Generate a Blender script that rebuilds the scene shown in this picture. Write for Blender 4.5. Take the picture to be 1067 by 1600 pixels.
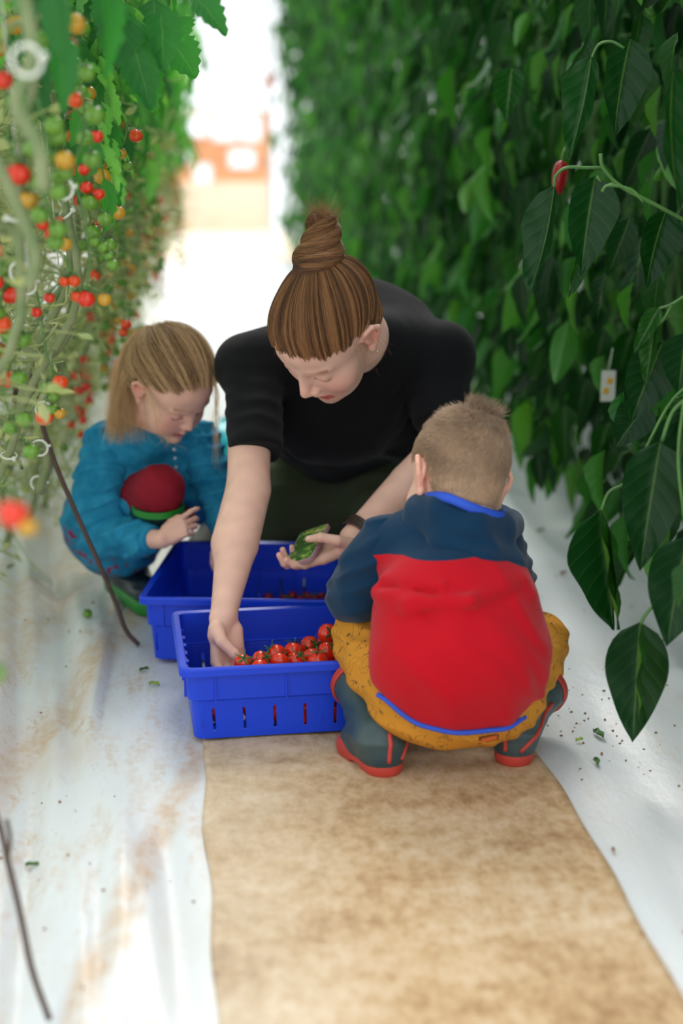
import bpy, bmesh, math, random
import numpy as np
from mathutils import Vector, Matrix

# ------------------------------------------------------------------ camera, world, exposure
SC = bpy.context.scene
COL = SC.collection
for _o in list(bpy.data.objects):
    bpy.data.objects.remove(_o)
PITCH = math.radians(13.416)
YAW = math.radians(4.966)
cam_data = bpy.data.cameras.new('camera')
cam = bpy.data.objects.new('camera', cam_data)
COL.objects.link(cam)
cam.location = (0, 0, 1.0)
cam.rotation_euler = (math.pi / 2 - PITCH, 0, -YAW)
cam_data.sensor_fit = 'VERTICAL'
cam_data.sensor_height = 36.0
cam_data.lens = 50.0
cam_data.clip_start = 0.05
cam_data.clip_end = 200
cam_data.dof.use_dof = True
cam_data.dof.focus_distance = 2.62
cam_data.dof.aperture_fstop = 1.6
SC.camera = cam

world = bpy.data.worlds.new('world')
SC.world = world
world.use_nodes = True
wn = world.node_tree
wn.nodes.clear()
w_out = wn.nodes.new('ShaderNodeOutputWorld')
w_bg = wn.nodes.new('ShaderNodeBackground')
w_geo = wn.nodes.new('ShaderNodeNewGeometry')
w_sep = wn.nodes.new('ShaderNodeSeparateXYZ')
w_ramp = wn.nodes.new('ShaderNodeValToRGB')
w_map = wn.nodes.new('ShaderNodeMapRange')
w_map.inputs['From Min'].default_value = -0.1
w_map.inputs['From Max'].default_value = 1.0
wn.links.new(w_geo.outputs['Incoming'], w_sep.inputs[0])
w_neg = wn.nodes.new('ShaderNodeMath'); w_neg.operation = 'MULTIPLY'; w_neg.inputs[1].default_value = -1
wn.links.new(w_sep.outputs['Z'], w_neg.inputs[0])
wn.links.new(w_neg.outputs[0], w_map.inputs['Value'])
wn.links.new(w_map.outputs[0], w_ramp.inputs[0])
w_ramp.color_ramp.elements[0].position = 0.0
w_ramp.color_ramp.elements[0].color = (0.95, 0.97, 1.0, 1)
w_ramp.color_ramp.elements[1].position = 1.0
w_ramp.color_ramp.elements[1].color = (0.90, 0.97, 1.0, 1)
wn.links.new(w_ramp.outputs[0], w_bg.inputs['Color'])
w_bg.inputs['Strength'].default_value = 1.45
wn.links.new(w_bg.outputs[0], w_out.inputs['Surface'])

sun_d = bpy.data.lights.new('sun', 'SUN')
sun = bpy.data.objects.new('sun', sun_d)
COL.objects.link(sun)
sun_d.energy = 2.6
sun_d.angle = math.radians(30)
sun_d.color = (1.0, 0.96, 0.9)
sun.rotation_euler = (math.radians(-44), math.radians(4), 0)

SC.view_settings.view_transform = 'Standard'
SC.view_settings.look = 'None'
SC.view_settings.gamma = 1
SC.view_settings.use_curve_mapping = False
SC.view_settings.exposure = 0.14
SC.cycles.max_bounces = 8
SC.cycles.transparent_max_bounces = 12
SC.cycles.use_adaptive_sampling = True

# ------------------------------------------------------------------ helpers
RNG = np.random.default_rng(7)
random.seed(7)


def V3(*a):
    return np.array(a, dtype=float)


def nrm(v):
    v = np.asarray(v, float)
    return v / (np.linalg.norm(v) + 1e-12)


def tagx(o, label=None, cat=None, group=None, kind=None):
    if label: o['label'] = label
    if cat: o['category'] = cat
    if group: o['group'] = group
    if kind: o['kind'] = kind
    return o


def empty(name, loc=(0, 0, 0), parent=None):
    o = bpy.data.objects.new(name, None)
    o.empty_display_size = 0.05
    COL.objects.link(o)
    o.location = loc
    if parent: o.parent = parent
    return o


def link(name, data, parent=None, mat=None, world_coords=True):
    """links data as an object; geometry given in world coordinates stays there under its parent"""
    o = bpy.data.objects.new(name, data)
    COL.objects.link(o)
    if parent is not None:
        o.parent = parent
        if world_coords:
            o.matrix_parent_inverse = Matrix.Translation(root_loc(parent)).inverted()
    if mat is not None:
        if not isinstance(mat, (list, tuple)): mat = [mat]
        if len(data.materials) == 0:
            for m in mat: data.materials.append(m)
    return o


def root_loc(o):
    v = Vector(o.location)
    p = o.parent
    if p is not None and o.matrix_parent_inverse == Matrix.Identity(4):
        v = v + root_loc(p)
    return v


def mesh_np(name, V, F, smooth=True, attrs=None, cols=None, mats=None, mi=None):
    """V (n,3); F (m,k) array or a list of polygons"""
    me = bpy.data.meshes.new(name)
    V = np.asarray(V, np.float32)
    if isinstance(F, np.ndarray):
        m, k = F.shape
        me.vertices.add(len(V)); me.vertices.foreach_set('co', V.ravel())
        me.loops.add(m * k); me.loops.foreach_set('vertex_index', F.astype(np.int32).ravel())
        me.polygons.add(m)
        me.polygons.foreach_set('loop_start', np.arange(0, m * k, k, dtype=np.int32))
        me.update(calc_edges=True)
    else:
        me.from_pydata([tuple(map(float, v)) for v in V], [], [tuple(map(int, f)) for f in F])
    if smooth and len(me.polygons):
        me.polygons.foreach_set('use_smooth', np.ones(len(me.polygons), bool))
    if cols is not None:
        a = me.attributes.new('Col', 'FLOAT_COLOR', 'POINT')
        c = np.ones((len(V), 4), np.float32); c[:, :3] = cols
        a.data.foreach_set('color', c.ravel())
    for k_, v_ in (attrs or {}).items():
        a = me.attributes.new(k_, 'FLOAT', 'POINT')
        a.data.foreach_set('value', np.asarray(v_, np.float32).ravel())
    for m_ in (mats or []): me.materials.append(m_)
    if mi is not None:
        me.polygons.foreach_set('material_index', np.asarray(mi, np.int32))
    me.validate()
    me.update()
    return me


class MB:
    """collects quads and triangles for one mesh"""
    def __init__(s): s.v = []; s.f = []; s.n = 0; s.m = []

    def add(s, V, F, m=0):
        s.v.append(np.asarray(V, float)); s.f += [tuple(int(i) + s.n for i in f) for f in F]
        s.m += [m] * len(F); s.n += len(V)

    def box(s, c, d, R=None, m=0):
        c = np.asarray(c, float); d = np.asarray(d, float) / 2
        P = np.array([[x, y, z] for x in (-1, 1) for y in (-1, 1) for z in (-1, 1)]) * d
        if R is not None: P = P @ np.asarray(R).T
        s.add(P + c, [(0, 1, 3, 2), (4, 6, 7, 5), (0, 4, 5, 1), (2, 3, 7, 6), (0, 2, 6, 4), (1, 5, 7, 3)], m)

    def tube(s, P, r, n=8, m=0, caps=True):
        P = np.asarray(P, float); k = len(P)
        r = np.full(k, r, float) if np.isscalar(r) else np.asarray(r, float)
        T = np.gradient(P, axis=0); T /= np.linalg.norm(T, axis=1)[:, None] + 1e-12
        a = np.array([0, 0, 1.]) if abs(T[0][2]) < .9 else np.array([1., 0, 0])
        u = nrm(np.cross(T[0], a)); V = []
        ang = np.linspace(0, 2 * math.pi, n, endpoint=False)
        for i in range(k):
            u = nrm(u - T[i] * (u @ T[i])); w = np.cross(T[i], u)
            V.append(P[i] + r[i] * (np.cos(ang)[:, None] * u + np.sin(ang)[:, None] * w))
        F = []
        for i in range(k - 1):
            for j in range(n):
                a_, b_ = i * n + j, i * n + (j + 1) % n
                F.append((a_, b_, b_ + n, a_ + n))
        if caps:
            F.append(tuple(range(n))[::-1]); F.append(tuple((k - 1) * n + j for j in range(n)))
        s.add(np.concatenate(V), F, m)

    def lathe(s, prof, n=16, c=(0, 0, 0), R=None, m=0):
        ang = np.linspace(0, 2 * math.pi, n, endpoint=False); V = []
        for r, z in prof:
            V.append(np.stack([r * np.cos(ang), r * np.sin(ang), np.full(n, z)], 1))
        V = np.concatenate(V)
        if R is not None: V = V @ np.asarray(R).T
        F = []
        for i in range(len(prof) - 1):
            for j in range(n):
                a_, b_ = i * n + j, i * n + (j + 1) % n
                F.append((a_, b_, b_ + n, a_ + n))
        s.add(V + np.asarray(c, float), F, m)

    def data(s, name, smooth=True, mats=None):
        V = np.concatenate(s.v)
        me = mesh_np(name, V, s.f, smooth, mats=mats, mi=s.m if mats and len(mats) > 1 else None)
        return me

    def build(s, name, mat, parent=None, smooth=True, bevel=0):
        o = link(name, s.data(name, smooth, mat if isinstance(mat, (list, tuple)) else [mat]), parent)
        if bevel:
            b = o.modifiers.new('bevel', 'BEVEL'); b.width = bevel; b.segments = 2; b.limit_method = 'ANGLE'
        return o


def spline(P, n):
    """Catmull-Rom through the points, n samples"""
    P = np.asarray(P, float)
    if len(P) == 2:
        t = np.linspace(0, 1, n)[:, None]; return P[0] * (1 - t) + P[1] * t
    Q = np.concatenate([[2 * P[0] - P[1]], P, [2 * P[-1] - P[-2]]])
    t = np.linspace(0, len(P) - 1 - 1e-9, n); i = t.astype(int); f = (t - i)[:, None]
    a, b, c, d = Q[i], Q[i + 1], Q[i + 2], Q[i + 3]
    return .5 * (2 * b + (c - a) * f + (2 * a - 5 * b + 4 * c - d) * f ** 2 + (3 * b - a - 3 * c + d) * f ** 3)


# ------------------------------------------------------------------ materials
def srgb(r, g, b):
    f = lambda c: ((c / 255 + .055) / 1.055) ** 2.4 if c > 10 else c / 255 / 12.92
    return (f(r), f(g), f(b))


def mat(name, color=(.5, .5, .5), rough=.6, spec=.5, attr=False, noise=0, nscale=20, bump=0, bscale=200,
        sss=0, transl=0, metal=0, color2=None, split=None, sheen=0, coat=0, weave=0):
    m = bpy.data.materials.new(name); m.use_nodes = True
    N = m.node_tree.nodes; L = m.node_tree.links
    b = N['Principled BSDF']
    b.inputs['Roughness'].default_value = rough
    b.inputs['Specular IOR Level'].default_value = spec
    b.inputs['Metallic'].default_value = metal
    if sheen: b.inputs['Sheen Weight'].default_value = sheen
    if coat: b.inputs['Coat Weight'].default_value = coat
    if attr:
        a = N.new('ShaderNodeAttribute'); a.attribute_name = 'Col'; src = a.outputs['Color']
    else:
        r = N.new('ShaderNodeRGB'); r.outputs[0].default_value = (*color, 1); src = r.outputs[0]
    if split:      # list of (attribute, threshold, colour): above the threshold the colour changes
        for nm_, th_, c_ in split:
            a = N.new('ShaderNodeAttribute'); a.attribute_name = nm_
            g = N.new('ShaderNodeMath'); g.operation = 'GREATER_THAN'; g.inputs[1].default_value = th_
            L.new(a.outputs['Fac'], g.inputs[0])
            mx = N.new('ShaderNodeMix'); mx.data_type = 'RGBA'
            L.new(g.outputs[0], mx.inputs['Factor']); L.new(src, mx.inputs['A']); mx.inputs['B'].default_value = (*c_, 1)
            src = mx.outputs['Result']
    tc = N.new('ShaderNodeTexCoord')
    if noise:
        n = N.new('ShaderNodeTexNoise'); n.inputs['Scale'].default_value = nscale; n.inputs['Detail'].default_value = 4
        L.new(tc.outputs['Object'], n.inputs['Vector'])
        mr = N.new('ShaderNodeMapRange'); mr.inputs['From Min'].default_value = .3; mr.inputs['From Max'].default_value = .7
        mr.inputs['To Min'].default_value = 1 - noise; mr.inputs['To Max'].default_value = 1 + noise
        L.new(n.outputs['Fac'], mr.inputs['Value'])
        if color2 is not None:
            mx = N.new('ShaderNodeMix'); mx.data_type = 'RGBA'
            mr.inputs['To Min'].default_value = 0; mr.inputs['To Max'].default_value = 1
            L.new(mr.outputs[0], mx.inputs['Factor']); L.new(src, mx.inputs['A']); mx.inputs['B'].default_value = (*color2, 1)
            src = mx.outputs['Result']
        else:
            vm = N.new('ShaderNodeVectorMath'); vm.operation = 'SCALE'
            L.new(src, vm.inputs[0]); L.new(mr.outputs[0], vm.inputs['Scale']); src = vm.outputs[0]
    L.new(src, b.inputs['Base Color'])
    if bump:
        n = N.new('ShaderNodeTexNoise'); n.inputs['Scale'].default_value = bscale; n.inputs['Detail'].default_value = 3
        L.new(tc.outputs['Object'], n.inputs['Vector'])
        bp = N.new('ShaderNodeBump'); bp.inputs['Strength'].default_value = bump; bp.inputs['Distance'].default_value = .002
        L.new(n.outputs['Fac'], bp.inputs['Height']); L.new(bp.outputs[0], b.inputs['Normal'])
    if sss:
        b.inputs['Subsurface Weight'].default_value = sss
        b.inputs['Subsurface Radius'].default_value = (1, .35, .2)
        b.inputs['Subsurface Scale'].default_value = .008
    if transl:
        t = N.new('ShaderNodeBsdfTranslucent'); mxs = N.new('ShaderNodeMixShader'); mxs.inputs[0].default_value = transl
        vm = N.new('ShaderNodeVectorMath'); vm.operation = 'MULTIPLY'; vm.inputs[1].default_value = (1.6, 1.7, .6)
        L.new(src, vm.inputs[0]); L.new(vm.outputs[0], t.inputs['Color'])
        L.new(b.outputs[0], mxs.inputs[1]); L.new(t.outputs[0], mxs.inputs[2])
        L.new(mxs.outputs[0], N['Material Output'].inputs['Surface'])
    return m


# ------------------------------------------------------------------ distance-field modelling (block-sparse, surface nets)
def smin(a, b, k):
    if k <= 0: return np.minimum(a, b)
    h = np.maximum(k - np.abs(a - b), 0) / k
    return np.minimum(a, b) - h * h * k * .25


class Sdf:
    def __init__(s, R=None, c=None, u=1.0):
        """R, c, u: local frame (columns are the local axes), its origin, and its unit in metres"""
        s.p = []; s.R = np.eye(3) if R is None else np.asarray(R, float)
        s.c = np.zeros(3) if c is None else np.asarray(c, float); s.u = u

    def frame(s, R, c, u):
        s.R, s.c, s.u = np.asarray(R, float), np.asarray(c, float), u; return s

    def w(s, p):
        return np.asarray(p, float) @ s.R.T * s.u + s.c

    def cone(s, a, b, ra, rb, k=.01, mode='+', sq=None):
        """tapered capsule; sq = (direction, factor): cross-section squashed along the direction"""
        A, B = s.w(a), s.w(b); ra, rb, k = ra * s.u, rb * s.u, k * s.u
        ab = B - A; q = ab @ ab + 1e-12
        if sq is not None: n = nrm(s.R @ np.asarray(sq[0], float)); fz = sq[1]
        def fn(P):
            d = P - A
            if sq is not None:
                pass
            t = np.clip((d @ ab) / q, 0, 1)
            e = d - t[:, None] * ab
            if sq is not None:
                e = e + ((1 / fz - 1) * (e @ n))[:, None] * n
                l = np.linalg.norm(e, axis=1)
                r = ra + (rb - ra) * t
                return (l - r) * (fz if fz < 1 else 1)
            return np.linalg.norm(e, axis=1) - (ra + (rb - ra) * t)
        m = max(ra, rb) * (1 if sq is None else max(1, sq[1])) + k
        s.p.append((np.minimum(A, B) - m, np.maximum(A, B) + m, fn, k, mode)); return s

    def chain(s, P, r, k=.01, mode='+', sq=None, kj=.003):
        """a limb: its segments are joined tightly first, then blended into the rest"""
        n0 = len(s.p)
        for i in range(len(P) - 1): s.cone(P[i], P[i + 1], r[i], r[i + 1], k, mode, sq)
        q = s.p[n0:]; s.p = s.p[:n0]; kk = q[0][3]; kj = kj if s.u == 1 else kj * .5
        def fn(X):
            d = q[0][2](X)
            for t in q[1:]: d = smin(d, t[2](X), kj)
            return d
        s.p.append((np.min([t[0] for t in q], 0), np.max([t[1] for t in q], 0), fn, kk, mode)); return s

    def hit(s, o, d, R=.12, n=240):
        """outermost surface point from o along d"""
        t = np.linspace(0, R, n); P = np.asarray(o) + np.asarray(d) * t[:, None]; v = s.eval(P)
        k = np.nonzero(v < 0)[0]; return P[k[-1] if len(k) else 0]

    def ell(s, c, r, k=.01, mode='+', rot=None):
        C = s.w(c); r = np.asarray(r, float) * s.u; k = k * s.u
        M = s.R if rot is None else s.R @ np.asarray(rot)
        def fn(P):
            q = (P - C) @ M
            k0 = np.linalg.norm(q / r, axis=1); k1 = np.linalg.norm(q / (r * r), axis=1) + 1e-9
            return k0 * (k0 - 1) / k1
        e = np.sqrt(((M * r) ** 2).sum(1)) + k
        s.p.append((C - e, C + e, fn, k, mode)); return s

    def plane(s, p, n, k=.003):
        """keeps the side the normal points away from"""
        Pp = s.w(p); n = nrm(s.R @ np.asarray(n, float))
        s.p.append((None, None, lambda P: (P - Pp) @ n, k * s.u, 'i')); return s

    def func(s, lo, hi, fn, k=0, mode='d'):
        s.p.append((None if lo is None else np.asarray(lo, float), None if hi is None else np.asarray(hi, float), fn, k, mode)); return s

    def eval(s, P, pr=None):
        D = np.full(len(P), 1.0)
        for lo, hi, fn, k, mode in (s.p if pr is None else pr):
            if mode == 'd': D = D + fn(P); continue
            d = fn(P)
            if mode == '+': D = smin(D, d, k)
            elif mode == '-': D = -smin(-D, d, k)
            elif mode == 'i': D = -smin(-D, -d, k)
        return D

    def mesh(s, h, B=36):
        add = [p for p in s.p if p[4] == '+']
        lo = np.min([p[0] for p in add], 0) - 2 * h; hi = np.max([p[1] for p in add], 0) + 2 * h
        nb = np.ceil((hi - lo) / (h * B)).astype(int)
        NN = nb * B + 4; vk = []; vp = []; fk = []
        n1 = B + 2
        g = np.arange(-1, B + 2)
        GX, GY, GZ = np.meshgrid(g, g, g, indexing='ij'); G0 = np.stack([GX, GY, GZ], -1).reshape(-1, 3)
        S = B + 3
        cor = [(i, j, k) for i in (0, 1) for j in (0, 1) for k in (0, 1)]
        edges = [(a, b) for a in range(8) for b in range(a + 1, 8) if sum(abs(cor[a][t] - cor[b][t]) for t in range(3)) == 1]
        for bx in range(nb[0]):
            for by in range(nb[1]):
                for bz in range(nb[2]):
                    o = np.array([bx, by, bz]) * B
                    l0 = lo + (o - 1) * h; h0 = lo + (o + B + 1) * h
                    pr = [p for p in s.p if p[0] is None or (np.all(p[0] - h <= h0) and np.all(p[1] + h >= l0))]
                    if not any(p[4] == '+' for p in pr): continue
                    # coarse reject
                    Gc = lo + (o + np.stack(np.meshgrid(*[np.linspace(-1, B + 1, 7)] * 3, indexing='ij'), -1).reshape(-1, 3)) * h
                    dc = s.eval(Gc, pr)
                    if np.abs(dc).min() > h * B / 6 * 1.3 + .012 : continue
                    D = s.eval(lo + (G0 + o) * h, pr).reshape(S, S, S)
                    I = D < 0
                    n = S - 1
                    cnt = np.zeros((n, n, n), np.int8)
                    for (i, j, k) in cor: cnt += I[i:i + n, j:j + n, k:k + n]
                    act = np.argwhere((cnt > 0) & (cnt < 8))
                    if not len(act): continue
                    vals = np.stack([D[act[:, 0] + i, act[:, 1] + j, act[:, 2] + k] for (i, j, k) in cor], 1)
                    acc = np.zeros((len(act), 3)); c = np.zeros(len(act))
                    for a, b in edges:
                        m = (vals[:, a] < 0) != (vals[:, b] < 0)
                        t = np.where(m, vals[:, a] / (vals[:, a] - vals[:, b] + 1e-20), 0)
                        pa = np.array(cor[a], float); pb = np.array(cor[b], float)
                        acc += np.where(m[:, None], pa + t[:, None] * (pb - pa), 0); c += m
                    pos = acc / c[:, None] + act - 1 + o
                    key = lambda q: ((q[:, 0] + o[0] + 1) * NN[1] + q[:, 1] + o[1] + 1) * NN[2] + q[:, 2] + o[2] + 1
                    vk.append(key(act - 1)); vp.append(lo + pos * h)
                    # faces: grid edges starting at grid index 1..B (own range)
                    for ax in range(3):
                        u, v = (ax + 1) % 3, (ax + 2) % 3
                        sl = [slice(1, B + 1)] * 3; sl2 = list(sl); sl2[ax] = slice(2, B + 2)
                        a = I[tuple(sl)]; b = I[tuple(sl2)]
                        q = np.argwhere(a != b)
                        if not len(q): continue
                        s_in = a[q[:, 0], q[:, 1], q[:, 2]]
                        q = q  # cell index of own cell = q (since cell q+1 in array = global q)
                        e_u = np.zeros(3, int); e_u[u] = 1; e_v = np.zeros(3, int); e_v[v] = 1
                        ks = [key(q), key(q - e_u), key(q - e_u - e_v), key(q - e_v)]
                        Fq = np.stack(ks, 1)
                        Fq[~s_in] = Fq[~s_in][:, ::-1]
                        fk.append(Fq)
        vk = np.concatenate(vk); vp = np.concatenate(vp); fk = np.concatenate(fk)
        uk, first = np.unique(vk, return_index=True)
        V = vp[first]
        idx = np.searchsorted(uk, fk.ravel())
        idx = np.clip(idx, 0, len(uk) - 1)
        ok = (uk[idx] == fk.ravel()).reshape(-1, 4).all(1)
        F = idx.reshape(-1, 4)[ok]
        used = np.zeros(len(V), bool); used[F.ravel()] = True
        re = np.cumsum(used) - 1
        return V[used], re[F]


def relax(V, F, it=1, f=.5):
    """light Laplacian smoothing"""
    for _ in range(it):
        A = np.zeros_like(V); c = np.zeros(len(V))
        for a, b in ((0, 1), (1, 2), (2, 3), (3, 0)):
            np.add.at(A, F[:, a], V[F[:, b]]); np.add.at(c, F[:, a], 1)
            np.add.at(A, F[:, b], V[F[:, a]]); np.add.at(c, F[:, b], 1)
        V = V * (1 - f) + f * A / np.maximum(c, 1)[:, None]
    return V


def snoise(P, sc, seed=0):
    """smooth pseudo-noise about -1..1 from summed sines"""
    r = np.random.default_rng(seed); o = np.zeros(len(P)); sc = sc * 2.2
    for i in range(6):
        d = r.normal(size=3); d /= np.linalg.norm(d)
        o += np.sin(P @ d * sc * r.uniform(.7, 1.7) + r.uniform(0, 6.28) + 1.3 * np.sin(P @ r.normal(size=3) * sc * .35 + i))
    return o / 3.2


def folds(P, dirv, freq, seed=0, warp=.35):
    """cloth folds: ridged waves running across dirv; 0 in the valleys, 1 on the crests"""
    d = nrm(dirv); r = np.random.default_rng(seed)
    freq = freq * 3.0
    q = P @ d * freq + warp * 4 * snoise(P, freq * .12, seed + 3)
    return (.5 + .5 * np.sin(q)) ** 2

# ------------------------------------------------------------------ the setting
def ground_h(x, y):
    """height of the loose film beside the mat, flat under the mat and the crates"""
    x = np.asarray(x, float); y = np.asarray(y, float)
    L = np.clip((-0.03 - x) / .12, 0, 1); Rr = np.clip((x - .57) / .10, 0, 1)
    flat = np.clip(np.abs(y - 2.95) / .55, 0, 1) ** 2 * 1.0
    flatL = np.where(x > -.25, np.clip(np.maximum(2.25 - y, y - 3.7) / .3, 0, 1), 1)
    w = x + .11 * (y - 2.2)
    hl = .017 * np.sin(w * 26 + .8 * np.sin(y * 1.3)) + .008 * np.sin(w * 61 + y * 2.3 + 1) + .004 * np.sin(w * 120 + 3 * np.sin(y * 1.7))
    hl += .006 * np.sin(y * 7 + x * 9) * np.sin(x * 14 + 2)
    hr = .010 * np.sin(x * 17 + .6 * np.sin(y * 2.1) + 1.5) + .006 * np.sin(x * 44 - y * 3.1) + .004 * np.sin(y * 9 + x * 21)
    hr += .006 * np.exp(-((x - .93 + .03 * np.sin(y * 2)) / .02) ** 2)
    edge = np.clip((-.45 - x) / .4, 0, 1) * .03 + np.clip((x - 1.0) / .5, 0, 1) * .04
    return L * flatL * hl + Rr * hr * .8 + edge - .004


def build_floor():
    xs = np.concatenate([np.linspace(-9, -1.3, 14), np.arange(-1.25, 1.9, .0125), np.linspace(1.95, 9, 14)])
    ys = np.concatenate([np.linspace(-4, .7, 12), np.arange(.75, 5, .025), np.arange(5, 14, .15), np.linspace(14.2, 32, 18)])
    X, Y = np.meshgrid(xs, ys, indexing='ij')
    Z = ground_h(X, Y)
    nx, ny = X.shape
    V = np.stack([X, Y, Z], -1).reshape(-1, 3)
    i, j = np.meshgrid(np.arange(nx - 1), np.arange(ny - 1), indexing='ij'); a = (i * ny + j).ravel()
    F = np.stack([a, a + ny, a + ny + 1, a + 1], 1)
    m = bpy.data.materials.new('white_film'); m.use_nodes = True
    N = m.node_tree.nodes; L = m.node_tree.links; b = N['Principled BSDF']
    b.inputs['Roughness'].default_value = .36; b.inputs['Specular IOR Level'].default_value = .5
    tc = N.new('ShaderNodeTexCoord')
    def noise(scale, sx, sy, det=4, off=0, rotz=.11):
        mp = N.new('ShaderNodeMapping'); mp.inputs['Scale'].default_value = (sx, sy, 1); mp.inputs['Location'].default_value = (off, off * .7, 0)
        mp.inputs['Rotation'].default_value = (0, 0, rotz)
        L.new(tc.outputs['Object'], mp.inputs[0])
        n = N.new('ShaderNodeTexNoise'); n.inputs['Scale'].default_value = scale; n.inputs['Detail'].default_value = det
        n.inputs['Roughness'].default_value = .65
        L.new(mp.outputs[0], n.inputs['Vector']); return n.outputs['Fac']
    def rng(v, a0, a1, b0=0, b1=1):
        r = N.new('ShaderNodeMapRange'); r.inputs['From Min'].default_value = a0; r.inputs['From Max'].default_value = a1
        r.inputs['To Min'].default_value = b0; r.inputs['To Max'].default_value = b1; L.new(v, r.inputs['Value']); return r.outputs[0]
    def math_(op, a_, b_):
        r = N.new('ShaderNodeMath'); r.operation = op
        for i_, q in enumerate((a_, b_)):
            if isinstance(q, (int, float)): r.inputs[i_].default_value = q
            else: L.new(q, r.inputs[i_])
        return r.outputs[0]
    sep = N.new('ShaderNodeSeparateXYZ'); L.new(tc.outputs['Object'], sep.inputs[0])
    left = rng(sep.outputs['X'], .2, -.3, .25, 1.0)
    streak = math_('MULTIPLY', rng(noise(5, 2.6, .55, 5), .47, .64), rng(noise(60, 1.3, .8, 5, 3), .35, .62))
    broad = rng(noise(2.3, 1.5, .6, 4, 9), .45, .7, 0, .6)
    specks = rng(noise(150, 1, 1, 2, 5), .70, .74)
    specks = math_('MULTIPLY', specks, rng(noise(4, 1, 1, 2, 2), .48, .6))
    def band(slope, u0, w, amp):
        u = math_('SUBTRACT', sep.outputs['X'], math_('MULTIPLY', sep.outputs['Y'], slope)); u = math_('SUBTRACT', u, u0)
        u = math_('ADD', u, math_('MULTIPLY', math_('SUBTRACT', noise(3, 1, 1, 3, 7), .5), .10))
        g = rng(math_('ABSOLUTE', u, 0), w, w * .25, 0, amp)
        return math_('MULTIPLY', math_('MULTIPLY', g, rng(noise(28, 1.2, .8, 5, 6), .30, .62, .25, 1)), rng(sep.outputs['X'], .0, -.04))
    bands = math_('MAXIMUM', math_('MAXIMUM', band(.20, -.84, .060, 1), band(.15, -.415, .034, 1)), math_('MAXIMUM', band(.17, -.98, .10, .8), band(.19, -1.12, .08, .8)))
    d = math_('MAXIMUM', math_('MAXIMUM', math_('MULTIPLY', streak, left), bands), math_('MULTIPLY', broad, left))
    base = N.new('ShaderNodeMix'); base.data_type = 'RGBA'
    base.inputs['A'].default_value = (.74, .77, .79, 1); base.inputs['B'].default_value = (.60, .41, .25, 1)
    L.new(math_('MULTIPLY', d, .85), base.inputs['Factor'])
    m2 = N.new('ShaderNodeMix'); m2.data_type = 'RGBA'; m2.inputs['B'].default_value = (.16, .08, .04, 1)
    L.new(base.outputs['Result'], m2.inputs['A']); L.new(math_('MULTIPLY', specks, math_('MAXIMUM', left, .5)), m2.inputs['Factor'])
    L.new(m2.outputs['Result'], b.inputs['Base Color'])
    bp = N.new('ShaderNodeBump'); bp.inputs['Strength'].default_value = .35; bp.inputs['Distance'].default_value = .006
    L.new(noise(22, 1.6, .7, 5, 1), bp.inputs['Height']); L.new(bp.outputs[0], b.inputs['Normal'])
    o = link('floor', mesh_np('floor', V, F), None, m)
    tagx(o, kind='structure')


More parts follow.
